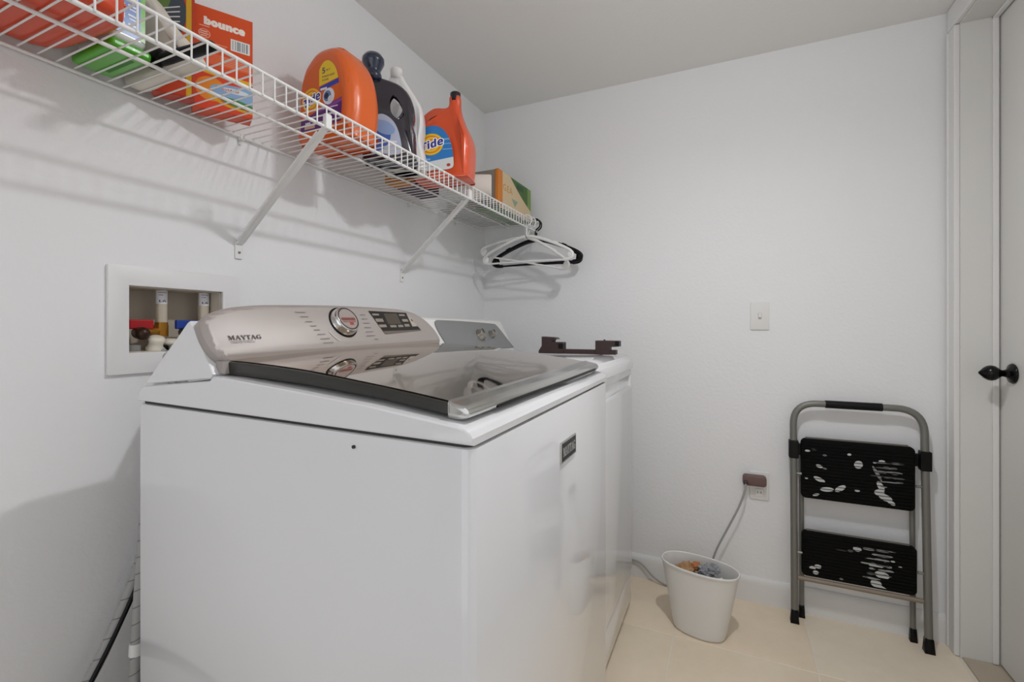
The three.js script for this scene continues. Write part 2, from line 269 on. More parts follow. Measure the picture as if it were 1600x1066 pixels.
  const glass = [...lidTop.map(([x, y]) => [x, y + 0.0018]), ...lidTop.slice().reverse().map(([x, y]) => [x, y - 0.003])];
  { // smooth arched glass surface
    const nx = 24, nz = 16, c = new THREE.CatmullRomCurve3(lidTop.map(p => V(p[0], p[1] + 0.0016, 0))), pos = [], uv = [], idx = [];
    for (let k = 0; k <= nz; k++) for (let i = 0; i <= nx; i++) { const p = c.getPoint(i / nx); pos.push(p.x, p.y + 0.0050 * (1 - (2 * k / nz - 1) ** 2) * (1 - (i / nx) ** 4), 1.050 + (1.692 - 1.050) * k / nz); uv.push(i / nx, k / nz); }
    for (let k = 0; k < nz; k++) for (let i = 0; i < nx; i++) { const a = k * (nx + 1) + i; idx.push(a, a + nx + 1, a + 1, a + 1, a + nx + 1, a + nx + 2); }
    const g = new THREE.BufferGeometry(); g.setAttribute('position', new THREE.Float32BufferAttribute(pos, 3)); g.setAttribute('uv', new THREE.Float32BufferAttribute(uv, 2)); g.setIndex(idx); g.computeVertexNormals();
    P('lid_glass', g, M.lidGlass);
  }
  const rail = [[0.854, 1.0640], [0.862, 1.0628], [0.878, 1.0600], [0.886, 1.0570], [0.889, 1.0515], [0.887, 1.0460], [0.880, 1.0415], [0.868, 1.0400], [0.860, 1.0410], [0.854, 1.0430]];
  P('lid_rail', sweepZ(smoothShape(rail), 1.042, 1.700, 0.004, 3), M.satin);
  P('handle_groove', box(0.8850, 0.8898, 1.0440, 1.0490, 1.07, 1.62, 0.002), M.blackPlastic);
  P('hinge_strip', sweepZ([[0.388, 1.076], [0.412, 1.076], [0.410, 1.0965], [0.392, 1.0985]], 1.034, 1.708, 0.002, 2), M.silver);
  const badge = P('badge', box(0.9045, 0.9085, 0.900, 0.940, 1.300, 1.392, 0.0015, 2), M.satin);
  const bt = canvas(512, 192, (c, W, H) => { c.fillStyle = '#0b0b0b'; c.fillRect(0, 0, W, H); c.fillStyle = '#c9c9c7'; c.font = 'bold 118px serif'; c.textAlign = 'center'; c.textBaseline = 'middle'; c.save(); c.translate(W / 2, H / 2 + 2); c.scale(0.86, 1.15); c.fillText('MAYTAG', 0, 0); c.restore(); });
  P('badge_print', new THREE.PlaneGeometry(0.084, 0.033).rotateY(Math.PI / 2).translate(0.9088, 0.920, 1.346), std(0xffffff, 0.3, { map: bt }), badge);
}

// ---------------------------------------------------------------- dryer
{
  const d = thing('clothes_dryer', 'white clothes dryer with grey control panel beyond the washer', 'clothes dryer', [0.47, 0, 0.585]);
  const X0 = 0.115, X1 = 0.825, Z0 = 0.245, Z1 = 0.965;
  const P = (n, g, m, parent = d) => part(n, g, m, parent);
  P('cabinet', tower(X0, X1 - 0.012, 0.02, 0.985, Z0, Z1, 0.012, 0.003), M.enamel);
  for (const [x, z] of [[0.17, 0.28], [0.17, 0.89], [0.77, 0.28], [0.77, 0.89]]) P('foot', rod([x, 0, z], [x, 0.025, z], 0.02, 16), M.blackPlastic);
  P('top_panel', sweepZ([[X0, 0.988], [X0, 1.034], [0.40, 1.046], [0.74, 1.048], [0.790, 1.045], [0.815, 1.036], [0.828, 1.020], [0.832, 1.002], [0.832, 0.988]], Z0 - 0.002, Z1 + 0.002, 0.008, 4), M.enamel);
  P('upper_front', tower(X0 + 0.3, X1 - 0.002, 0.958, 0.985, Z0, Z1, 0.012, 0.003), M.enamel);
  // front door with a scooped pull along its top edge
  P('lower_front', tower(X0 + 0.3, X1 - 0.002, 0.03, 0.15, Z0, Z1, 0.012, 0.003), M.enamel);
  const door = P('door', sweepZ([[0.800, 0.155], [0.822, 0.155], [0.826, 0.162], [0.826, 0.905], [0.822, 0.914], [0.812, 0.917], [0.808, 0.912], [0.800, 0.905]], Z0 + 0.004, Z1 - 0.004, 0.004, 2), M.enamel);
  P('shade_grey_recess', sweepZ([[0.775, 0.905], [0.790, 0.905], [0.786, 0.935], [0.800, 0.958], [0.775, 0.958]], Z0 + 0.02, Z1 - 0.02), std(0x8f8f8e, 0.6), door);  // recess greyed: shade under the overhang is put into its colour
  P('door_side', [box(0.78, 0.824, 0.905, 0.958, Z0 + 0.001, Z0 + 0.03, 0.006), box(0.78, 0.824, 0.905, 0.958, Z1 - 0.03, Z1 - 0.001, 0.006)], M.enamel, door);
  // console
  const hz0 = 0.295, hz1 = 0.962, prof = [[0.120, 1.036], [0.120, 1.12], [0.150, 1.160], [0.200, 1.180], [0.232, 1.186], [0.246, 1.180], [0.303, 1.075], [0.318, 1.044]];
  P('console_housing', sweepZ(prof, hz0, hz1, 0.02, 5), M.whitePlastic);
  const ang = Math.atan2(0.057, 0.105);
  const sl = (g, h) => onSlope(g, 0.303 + h * Math.cos(ang), 1.075 + h * Math.sin(ang), hz1, ang);
  const o = new THREE.Shape(); o.moveTo(0.135, -0.006); o.lineTo(0.655, -0.014); o.bezierCurveTo(0.625, 0.03, 0.600, 0.095, 0.575, 0.104); o.bezierCurveTo(0.45, 0.112, 0.20, 0.117, 0.135, 0.116); o.bezierCurveTo(0.098, 0.112, 0.115, 0.06, 0.135, -0.006);
  P('control_panel', sl(toCreasedNormals(extrude(o, 0.005, 0.0015, 2, 16), 0.6), 0.0005), std(0x868887, 0.45));
  for (const [u, v, r] of [[0.395, 0.050, 0.026], [0.492, 0.052, 0.018]]) {
    const k = P('dial', sl(lathe([[0, 0], [r, 0], [r, 0.004], [r * 0.86, 0.007], [r * 0.8, 0.020], [r * 0.7, 0.023], [0, 0.023]], 32).rotateX(Math.PI / 2).translate(u, v, 0.004), 0), std(0x9d9a90, 0.25, { metalness: 0.8 }));
    P('pointer', sl(box(u - 0.0015, u + 0.0015, v, v + r * 0.75, 0.0265, 0.0285), 0), M.seam, k);
  }
}

// ---------------------------------------------------------------- wire shelf and brackets
const DECK = 1.668, FRONT = 0.335, LIPB = 1.621;
{
  const s = thing('wire_shelf', 'long white wire shelf fixed along the left wall', 'shelf', [0.17, DECK - 0.003, 1.3]);
  const z0 = 0.055, z1 = 2.62;
  part('back_rail', rod([0.010, DECK - 0.0065, z0], [0.010, DECK - 0.0065, z1], 0.0036, 10), M.wire, s);
  part('middle_rail', rod([0.172, DECK - 0.0065, z0], [0.172, DECK - 0.0065, z1], 0.0036, 10), M.wire, s);
  part('lip_rail', rod([FRONT, DECK, z0], [FRONT, DECK, z1], 0.0036, 10), M.wire, s);
  part('front_rail', rod([FRONT, LIPB, z0], [FRONT, LIPB, z1], 0.0040, 10), M.wire, s);
  const g = bent([[0.004, DECK - 0.0015, 0], [FRONT + 0.0045, DECK - 0.0015, 0], [FRONT + 0.0045, LIPB - 0.002, 0]], 0.003, 0.0018, 6, 60);
  const p = s.position; g.translate(-p.x, -p.y, -p.z);
  for (let z = z0 + 0.006; z < z1; z += 0.0276) { const m = new THREE.Mesh(g, M.wire); m.name = 'wire'; m.position.z = z; m.castShadow = m.receiveShadow = true; s.add(m); }
  for (const z of [0.30, 0.66, 1.39, 1.98]) part('wall_clip', [box(0.0005, 0.016, DECK - 0.016, DECK - 0.001, z - 0.006, z + 0.006, 0.003), rod([0.001, DECK - 0.022, z], [0.006, DECK - 0.022, z], 0.005, 12)], M.whitePlastic, s);
}
function bracket(z, zw, label) {
  const b = thing('shelf_bracket', label, 'shelf bracket', [0.005, 1.34, zw], 'brackets under the wire shelf');
  const A = V(0.006, 1.375, zw), B = V(FRONT + 0.004, LIPB + 0.006, z), d = B.clone().sub(A);
  const g = box(-0.009, 0.009, 0, d.length(), -0.003, 0.003, 0.002, 2); const e2 = d.clone().normalize(), e1 = V(0, 0, 1).addScaledVector(e2, -e2.z).normalize(), e3 = e1.clone().cross(e2);
  const fl = box(-0.009, -0.006, 0.01, d.length() - 0.03, -0.003, 0.008); const fr = box(0.006, 0.009, 0.01, d.length() - 0.03, -0.003, 0.008);
  const bm = new THREE.Matrix4().makeBasis(e1, e2, e3).setPosition(A);
  part('strut', [g, fl, fr].map(q => q.applyMatrix4(bm)), M.wire, b);
  part('wall_foot', box(0.0005, 0.005, 1.335, 1.385, zw - 0.010, zw + 0.010, 0.002, 2), M.wire, b);
  part('screw', rod([0.004, 1.352, zw], [0.0068, 1.352, zw], 0.0035, 10), std(0x8a8a88, 0.4, { metalness: 0.6 }), b);
  part('hook', [box(FRONT - 0.004, FRONT + 0.009, LIPB - 0.006, LIPB + 0.03, z - 0.009, z + 0.009, 0.003, 2)], M.wire, b);
}
bracket(1.409, 1.394, 'white diagonal shelf bracket below the large orange round-topped tub');
bracket(0.745, 0.704, 'white diagonal shelf bracket below the orange bottle with blue label');

// ---------------------------------------------------------------- things on the shelf
const SH = DECK + 0.0004;
function moveLocal(g, x, y, z, turn) { return g.rotateY(turn).translate(x, y, z); }
// red pouch at the near end
function pillow(w, h, d, puff, wr, seed0) { // soft bag: w along x, d along z, thickness h
  const n = 28, g = new THREE.SphereGeometry(1, n * 2, n), p = g.attributes.position; const N = noiseTexture(64, 4, 3, seed0);
  for (let i = 0; i < p.count; i++) {
    let x = p.getX(i), y = p.getY(i), z = p.getZ(i); const se = (v, e) => Math.sign(v) * Math.pow(Math.abs(v), e);
    const m = N[(Math.floor((z * 0.5 + 0.5) * 63) * 64 + Math.floor((x * 0.5 + 0.5) * 63))] - 0.5;
    p.setXYZ(i, se(x, 0.42) * w / 2, se(y, puff) * h / 2 + (y > -0.2 ? m * wr : 0.1 * m * wr), se(z, 0.42) * d / 2);
  } g.computeVertexNormals(); return g;
}
{
  const t = thing('red_pouch', 'puffy red-orange plastic pouch at the near end of the shelf', 'pouch', [0.145, SH, 1.90]);
  const m = phys(0xdd4a1e, 0.38, { clearcoat: 0.3 });
  const g = pillow(0.265, 0.11, 0.26, 0.20, 0.020, 3); g.rotateY(0.06); part('bag', g.translate(0.140, SH + 0.057, 1.894), m, t);
  const fold = (a, b) => tube([a, [(a[0] + b[0]) / 2, a[1] + 0.004, (a[2] + b[2]) / 2], b], 0.003, 12, 6);
  part('seal', [box(0.05, 0.24, SH + 0.040, SH + 0.046, 1.766, 1.776, 0.002)], m, t);
}
{ // green-based tall pack with a blue front
  const t = thing('wipes_pack', 'white and blue plastic pack on a green base beside the red pouch', 'pack', [0.095, SH, 1.722]);
  const green = phys(0x4fae1c, 0.3, { clearcoat: 0.5 });
  part('base', [box(0.024, 0.168, SH, SH + 0.020, 1.687, 1.757, 0.008)], green, t);
  part('base_groove', box(0.050, 0.142, SH - 0.0002, SH + 0.004, 1.704, 1.712, 0.001), std(0x2f7a12, 0.5), t);
  part('body', box(0.030, 0.162, SH + 0.0202, SH + 0.225, 1.692, 1.753, 0.014, 4), phys(0xe6ebe6, 0.15, { clearcoat: 1 }), t);
  const tex = canvas(256, 512, (c, W, H) => { c.fillStyle = '#5f86c9'; c.fillRect(0, 0, W, H); c.fillStyle = '#6fbf3a'; c.fillRect(W - 40, 0, 40, H); c.fillRect(0, 0, W, 70); c.fillStyle = '#e9eef5'; for (let i = 0; i < 8; i++) { c.fillRect(22, 100 + i * 50, 60, 28); c.fillRect(110, 96 + i * 50, 84, 9); c.fillRect(120, 116 + i * 50, 66, 7); } });
  part('label', new THREE.PlaneGeometry(0.085, 0.185).translate(0.107, SH + 0.127, 1.7537), std(0xffffff, 0.25, { map: tex }), t);
  part('side_label', new THREE.PlaneGeometry(0.05, 0.185).rotateY(Math.PI / 2).translate(0.1626, SH + 0.127, 1.7225), std(0xffffff, 0.25, { map: tex }), t);
}
{ // cream wedge-shaped appliance with black nose, lying on its side
  const t = thing('hand_steamer', 'cream wedge-shaped hand steamer with black nozzle lying on shelf', 'steamer', [0.12, SH, 1.645]);
  const body = smoothShape([[0.012, SH + 0.005], [0.022, SH + 0.10], [0.060, SH + 0.182], [0.085, SH + 0.180], [0.15, SH + 0.105], [0.228, SH + 0.030], [0.226, SH + 0.006], [0.12, SH + 0.001]]);
    part('body', toCreasedNormals(flatY(extrude(body, 0.040, 0.012, 4), SH), 0.8)
    .translate(0, 0, 1.622), std(0xe3dccf, 0.4), t);
  part('nozzle', [rod([0.165, SH + 0.019, 1.668], [0.288, SH + 0.022, 1.652], 0.0125, 18, 0.0115), new THREE.SphereGeometry(0.0115, 16, 10).translate(0.288, SH + 0.022, 1.652), new THREE.SphereGeometry(0.022, 18, 12).scale(1.2, 0.95, 0.6).translate(0.150, SH + 0.0215, 1.672)], M.blackPlastic, t);
}
{ // tall carton leaning by the wall behind the steamer
  const t = thing('carton', 'dark red carton with yellow stripe behind the cream steamer', 'carton', [0.054, SH, 1.581]);
  const g = (q) => moveLocal(q, 0.054, SH, 1.581, 1.0);
  part('box', g(box(-0.042, 0.036, 0, 0.243, -0.012, 0.024, 0.0015, 2)), std(0xb5371c, 0.45), t);
  const tex = canvas(256, 640, (c, W, H) => { c.fillStyle = '#c33f18'; c.fillRect(0, 0, W, H); c.fillStyle = '#3d4550'; c.beginPath(); c.ellipse(80, 190, 120, 180, 0.4, 0, 7); c.fill(); c.fillStyle = '#5f7d3a'; c.beginPath(); c.ellipse(60, 90, 50, 80, 0.3, 0, 7); c.fill(); c.strokeStyle = '#e9e2da'; c.lineWidth = 7; for (let i = 0; i < 5; i++) { c.beginPath(); c.moveTo(60, 150 + i * 26); c.lineTo(170, 110 + i * 30); c.stroke(); } c.fillStyle = '#d8a91c'; c.fillRect(W - 48, 0, 34, H); });
  part('print', g(new THREE.PlaneGeometry(0.076, 0.238).translate(-0.003, 0.1215, 0.0246)), std(0xffffff, 0.4, { map: tex }), t);
}
{ // orange dryer sheet box
  const a = V(0.060, 0, 1.548), b = V(0.120, 0, 1.440), u = b.clone().sub(a).normalize(), W = 0.124, H = 0.240, D = 0.052; // face along u
  const nrm = V(-u.z, 0, u.x); // pointing into the room
  const t = thing('dryer_sheet_box', 'upright orange box of dryer sheets with white lettering and barcode', 'box', [(a.x + b.x) / 2, SH, (a.z + b.z) / 2]);
  const mm = new THREE.Matrix4().makeBasis(u, V(0, 1, 0), nrm).setPosition(V(a.x, SH, a.z));
  part('box', box(0, W, 0, H, -D, 0, 0.0012, 2).applyMatrix4(mm), std(0xd94a14, 0.4), t);
  const tex = canvas(512, 1090, (c, w, h) => {
    c.fillStyle = '#dd4e12'; c.fillRect(0, 0, w, h);
    c.save(); c.translate(266, 150); c.scale(1.0, 1); c.lineJoin = 'round'; c.font = '900 100px sans-serif'; c.textAlign = 'center'; c.textBaseline = 'middle'; c.lineWidth = 9; c.strokeStyle = '#f7efe6'; c.strokeText('bounce', 0, 0); c.fillStyle = '#f7efe6'; c.fillText('bounce', 0, 0); c.restore();
    c.fillStyle = '#ece9e4'; c.fillRect(318, 262, 170, 130); for (let i = 0; i < 7; i++) { c.fillStyle = ['#7d8890', '#a7b0b4', '#8f989c'][i % 3]; c.fillRect(334 + i * 20, 276, 6 + (i * 5) % 11, 102); }
    c.strokeStyle = '#f2b8a0'; c.lineWidth = 7; c.beginPath(); c.arc(96, 290, 46, 0, 7); c.stroke(); c.fillStyle = '#f5c9b5'; c.fillRect(62, 262, 60, 14); c.fillRect(56, 286, 76, 12); c.fillRect(68, 308, 50, 12); c.fillRect(54, 206, 84, 8);
    c.fillStyle = '#eda48a'; for (let i = 0; i < 4; i++) c.fillRect(150, 366 + i * 22, 140 - (i * 13) % 30, 9);
    c.fillStyle = '#e7683a'; c.fillRect(0, 480, w, 120); c.fillStyle = '#f0987a'; for (let i = 0; i < 5; i++) c.fillRect(230, 490 + i * 20, 250, 8);
    // lower picture: yellow swoosh, sky and meadow
    c.fillStyle = '#e2421a'; c.fillRect(0, 640, w, 450); c.fillStyle = '#edb716'; c.beginPath(); c.moveTo(0, 640); c.quadraticCurveTo(260, 690, w, 690); c.lineTo(w, 730); c.quadraticCurveTo(240, 740, 0, 690); c.fill();
    c.fillStyle = '#ee8f1e'; c.beginPath(); c.ellipse(150, 870, 130, 130, 0, 0, 7); c.fill(); c.fillStyle = '#8fb3d9'; c.beginPath(); c.moveTo(w, 770); c.quadraticCurveTo(150, 780, 140, 850); c.quadraticCurveTo(180, 960, w, 960); c.fill(); c.fillStyle = '#dfe7ef'; c.beginPath(); c.ellipse(360, 836, 120, 28, 0, 0, 7); c.fill();
    c.fillStyle = '#3f8a3c'; c.beginPath(); c.moveTo(190, 930); c.quadraticCurveTo(340, 900, w, 960); c.lineTo(w, 1020); c.quadraticCurveTo(300, 1020, 190, 930); c.fill(); c.fillStyle = '#e0b01e'; c.beginPath(); c.moveTo(120, 880); c.quadraticCurveTo(180, 1010, w, 1030); c.lineTo(w, 1050); c.quadraticCurveTo(160, 1040, 100, 890); c.fill();
    c.fillStyle = '#7b3a78'; c.fillRect(190, 820, 18, 22); c.fillStyle = '#c9463a'; c.font = 'bold 40px sans-serif'; c.fillText('outdoor', 240, 850);
  });
  part('print', new THREE.PlaneGeometry(W - 0.001, H - 0.001).translate(W / 2, H / 2, 0.0006).applyMatrix4(mm), std(0xffffff, 0.4, { map: tex }), t);
}
function roundLogo(c, x, y, r, text, sq = 1) { // concentric rings with a slanted word
  c.save(); c.translate(x, y); c.scale(sq, 1); for (const [k, col] of [[1, '#f5c814'], [0.82, '#ef7a1a'], [0.7, '#f6cf2a'], [0.5, '#f08c1e']]) { c.fillStyle = col; c.beginPath(); c.arc(0, 0, r * k, 0, 7); c.fill(); }
  c.rotate(-0.28); c.font = `italic 900 ${r * 0.95}px sans-serif`; c.textAlign = 'center'; c.textBaseline = 'middle'; c.lineJoin = 'round'; c.lineWidth = r * 0.16; c.strokeStyle = '#ffffff'; c.strokeText(text, 0, 0); c.fillStyle = '#2f2f93'; c.fillText(text, 0, 0); c.restore();
}
{ // large orange pods tub
  const t = thing('detergent_tub', 'large round-topped orange detergent tub with purple and yellow label', 'detergent tub', [0.19, SH, 1.20]);
  const cx = 0.172, s = smoothShape([[-0.092, 0], [-0.108, 0.018], [-0.116, 0.10], [-0.110, 0.165], [-0.092, 0.215], [-0.066, 0.243], [-0.036, 0.262], [0.0, 0.268], [0.040, 0.262], [0.075, 0.236], [0.100, 0.195], [0.114, 0.14], [0.117, 0.09], [0.108, 0.018], [0.092, 0]].map(([a, b]) => [a * 0.93, b]));
  const or = phys(0xe4641a, 0.32, { clearcoat: 0.35, clearcoatRoughness: 0.3 });
  part('tub', toCreasedNormals(flatBase(extrude(s, 0.122, 0.032, 9, 20, 0.042)), 1.2).translate(cx, SH, 1.146), or, t);
  part('lid_tab', toCreasedNormals(extrude(smoothShape([[-0.06, 0.236], [-0.045, 0.262], [-0.01, 0.2745], [0.035, 0.268], [0.05, 0.25], [0, 0.246]]), 0.080, 0.010, 3), 1).translate(cx, SH, 1.160), or, t);
  const tex = canvas(1024, 1400, (c, w, h) => {
    c.fillStyle = '#e0661c'; c.fillRect(0, 0, w, h);
    c.fillStyle = '#f2cf1e'; c.beginPath(); c.moveTo(470, 480); c.lineTo(470, 200); c.quadraticCurveTo(560, 20, 700, 60); c.quadraticCurveTo(880, 150, 930, 430); c.lineTo(470, 500); c.fill();
    c.fillStyle = '#2b2b5c'; c.font = 'bold 150px sans-serif'; c.fillText('5', 540, 280); c.font = 'bold 56px sans-serif'; c.fillText('in 1', 640, 250); c.font = 'bold 50px sans-serif'; c.fillText('POWER DEEP', 540, 360); c.fillText('CLEAN', 540, 425);
    c.fillStyle = '#2a3fb0'; c.beginPath(); c.moveTo(480, 520); c.lineTo(940, 440); c.lineTo(950, 530); c.lineTo(490, 610); c.fill(); c.fillStyle = '#f2f0ee'; c.fillRect(500, 548, 160, 42);
    c.fillStyle = '#5d2a78'; c.beginPath(); c.moveTo(0, 1060); c.quadraticCurveTo(420, 980, 540, 880); c.quadraticCurveTo(800, 860, w, 800); c.lineTo(w, 1240); c.lineTo(0, 1330); c.fill();
    c.fillStyle = '#8a4aa0'; c.beginPath(); c.moveTo(420, 940); c.quadraticCurveTo(760, 880, w, 810); c.lineTo(w, 870); c.quadraticCurveTo(740, 960, 400, 990); c.fill();
    const g = (x, y, r, col) => { c.fillStyle = col; c.beginPath(); c.ellipse(x, y, r, r * 1.1, 0, 0, 7); c.fill(); }; g(700, 730, 140, '#eceef2'); g(670, 720, 92, '#5e87ba'); g(650, 715, 52, '#1d2b47'); g(740, 790, 60, '#dfe3ea');
    roundLogo(c, 270, 720, 225, 'Tide', 1);
    c.fillStyle = '#e9dfef'; [[600, 1080], [720, 1080], [840, 1070]].forEach(([x, y]) => { c.beginPath(); c.arc(x, y, 34, 0, 7); c.fill(); }); c.fillRect(120, 1130, 130, 40); c.fillStyle = '#d9b8a0'; c.fillRect(100, 1200, 260, 60); c.fillRect(420, 1160, 90, 40); c.fillStyle = '#e0661c'; c.fillRect(0, 1330, w, 70);
    c.fillStyle = '#f4d9ee'; c.font = 'bold 40px sans-serif'; c.fillText('PODS', 560, 960); c.fillRect(740, 930, 180, 22);
  });
  const lab = smoothShape([[-0.078, 0.024], [-0.084, 0.07], [-0.084, 0.14], [-0.070, 0.186], [-0.036, 0.212], [0.004, 0.224], [0.038, 0.214], [0.064, 0.176], [0.076, 0.12], [0.074, 0.06], [0.064, 0.024], [0, 0.022]]);
  part('label', sheet(lab, -0.086, 0.020, 0.078, 0.226).scale(0.95, 1, 1).translate(cx - 0.002, SH, 1.2684), std(0xffffff, 0.35, { map: tex }), t);
}
// narrow the depth of a jug between heights a and b down to the fraction f
function slim(g, [a, b, f]) { const p = g.attributes.position; for (let i = 0; i < p.count; i++) { let q = Math.min(1, Math.max(0, (p.getY(i) - a) / (b - a))); q = q * q * (3 - 2 * q); p.setZ(i, p.getZ(i) * (1 + (f - 1) * q)); } return g; }
// jug: outline with handle hole in (x, y), rounded across z
function jug(name, label, category, cx, cz, pts, holePts, depth, bevel, mat, thin, turn = 0) {
  const t = thing(name, label, category, [cx, SH, cz]); t.rotation.y = turn;
  const s = smoothShape(pts); if (holePts) s.holes.push(smoothShape(holePts, THREE.Path));
  part('bottle', toCreasedNormals(slim(flatBase(extrude(s, depth, bevel, 8, 20, depth * 0.36)).translate(0, 0, -depth / 2), thin), 1.2).translate(cx, SH, cz), mat, t); return t;
}
{
  const t = jug('softener_bottle', 'dark purple fabric softener bottle with round handle and blue cap', 'bottle', 0.222, 1.040,
    [[-0.085, 0], [-0.096, 0.016], [-0.097, 0.10], [-0.096, 0.19], [-0.094, 0.235], [-0.080, 0.262], [-0.052, 0.268], [-0.020, 0.264], [0.030, 0.250], [0.066, 0.222], [0.086, 0.18], [0.091, 0.14], [0.086, 0.115], [0.094, 0.08], [0.096, 0.016], [0.085, 0]].map(([a, b]) => [a * 0.84, b]),
    [[-0.014, 0.196], [0.006, 0.226], [0.034, 0.206], [0.048, 0.165], [0.024, 0.118], [-0.006, 0.145]], 0.086, 0.012, phys(0x1a1226, 0.18, { clearcoat: 1, clearcoatRoughness: 0.08 }), [0.105, 0.18, 0.26], 0.60);
  const blue = phys(0x16243f, 0.2, { clearcoat: 0.6 });
  part('cap', lathe([[0, 0.256], [0.026, 0.256], [0.026, 0.276], [0.022, 0.284], [0.024, 0.292], [0.034, 0.312], [0.034, 0.326], [0.026, 0.338], [0, 0.341]], 28).translate(0.222 - 0.054, SH, 1.040), blue, t);
  const tex = canvas(256, 384, (c, w, h) => { c.fillStyle = '#b9c3d8'; c.fillRect(0, 0, w, h); c.fillStyle = '#3f66b4'; c.beginPath(); c.ellipse(60, 210, 110, 150, 0.2, 0, 7); c.fill(); c.fillStyle = '#8fa9d4'; c.beginPath(); c.ellipse(120, 130, 90, 60, 0.5, 0, 7); c.fill(); c.fillStyle = '#e4e8f0'; c.fillRect(150, 250, 70, 18); c.fillRect(150, 285, 60, 12); });
  const lab = smoothShape([[-0.062, 0.02], [-0.066, 0.06], [-0.058, 0.118], [-0.020, 0.138], [0.022, 0.116], [0.044, 0.07], [0.046, 0.02], [-0.01, 0.016]]);
  part('label', sheet(lab, -0.068, 0.014, 0.05, 0.14).scale(0.84, 1, 1)
    .translate(0.222 - 0.006, SH, 1.0836), std(0xffffff, 0.3, { map: tex }), t);
}
{
  const t = jug('bleach_bottle', 'plain white plastic jug with long sloping handle', 'bottle', 0.205, 0.940,
    [[-0.06, 0], [-0.068, 0.02], [-0.068, 0.14], [-0.066, 0.24], [-0.062, 0.300], [-0.040, 0.346], [-0.022, 0.346], [0.006, 0.300], [0.040, 0.246], [0.058, 0.205], [0.062, 0.15], [0.056, 0.10], [0.066, 0.05], [0.066, 0.012], [0.056, 0]],
    [[-0.046, 0.262], [-0.036, 0.300], [-0.026, 0.302], [0.0, 0.262], [0.020, 0.224], [-0.006, 0.216], [-0.034, 0.224]], 0.082, 0.010, phys(0xf2f1ef, 0.3, { clearcoat: 0.3 }), [0.15, 0.26, 0.32], 0.45);
  part('base_rim', box(0.148, 0.262, SH, SH + 0.006, 0.902, 0.978, 0.003), std(0xd9d2c2, 0.5), t);
  part('cap', lathe([[0, 0.325], [0.021, 0.325], [0.021, 0.356], [0.018, 0.360], [0, 0.360]], 24).translate(0.205 - 0.032, SH - 0.006, 0.940), M.whitePlastic, t);
}
{
  const or = phys(0xe65422, 0.3, { clearcoat: 0.4, clearcoatRoughness: 0.25 });
  const t = jug('detergent_bottle', 'orange detergent bottle with blue label, side handle and black cap', 'bottle', 0.272, 0.806,
    [[-0.082, 0], [-0.094, 0.016], [-0.096, 0.10], [-0.096, 0.19], [-0.078, 0.236], [-0.040, 0.264], [0.006, 0.262], [0.018, 0.272], [0.022, 0.302], [0.056, 0.302], [0.060, 0.252], [0.074, 0.205], [0.096, 0.155], [0.104, 0.115], [0.102, 0.05], [0.098, 0.014], [0.085, 0]],
    [[-0.064, 0.208], [-0.044, 0.232], [-0.010, 0.244], [0.000, 0.234], [-0.030, 0.212], [-0.052, 0.198]], 0.115, 0.010, or, [0.14, 0.27, 0.28], 0.22);
  part('cap', lathe([[0, 0.284], [0.0175, 0.284], [0.0185, 0.294], [0.0185, 0.313], [0.016, 0.316], [0, 0.316]], 24).translate(0.272 + 0.039, SH, 0.806), std(0x17141f, 0.3), t);
  const tex = canvas(512, 768, (c, w, h) => { c.fillStyle = '#2f7fc6'; c.fillRect(0, 0, w, h); c.fillStyle = '#dfe3e2'; c.beginPath(); c.moveTo(0, 640); c.lineTo(w, 560); c.lineTo(w, h); c.lineTo(0, h); c.fill(); c.fillStyle = '#8fb9de'; c.fillRect(330, 250, 150, 22); c.fillRect(360, 330, 130, 14); c.fillRect(350, 420, 140, 12); c.fillRect(60, 560, 120, 34); c.fillStyle = '#c23a2a'; c.beginPath(); c.arc(430, 690, 26, 0, 7); c.fill(); c.fillStyle = '#8d9798'; c.fillRect(150, 690, 90, 14); roundLogo(c, 190, 330, 178, 'Tide', 0.95); });
  const lab = smoothShape([[-0.074, 0.030], [-0.078, 0.10], [-0.070, 0.158], [-0.034, 0.182], [0.012, 0.168], [0.042, 0.120], [0.052, 0.060], [0.044, 0.030], [-0.02, 0.028]]);
  part('label', sheet(lab, -0.080, 0.026, 0.056, 0.186).translate(0.272, SH, 0.8642), std(0xffffff, 0.35, { map: tex }), t);
}
{ // low purple carton with orange end between the bottles and the wall
  const t = thing('flat_carton', 'low purple carton with orange end lying by the wall behind bottles', 'carton', [0.10, SH, 0.77]);
  part('box', box(0.066, 0.150, SH, SH + 0.045, 0.66, 0.815, 0.002), std(0x4d3a50, 0.5), t);
  part('end_flap', box(0.068, 0.148, SH + 0.0005, SH + 0.0445, 0.8155, 0.885, 0.002), std(0xc98632, 0.5), t);
}
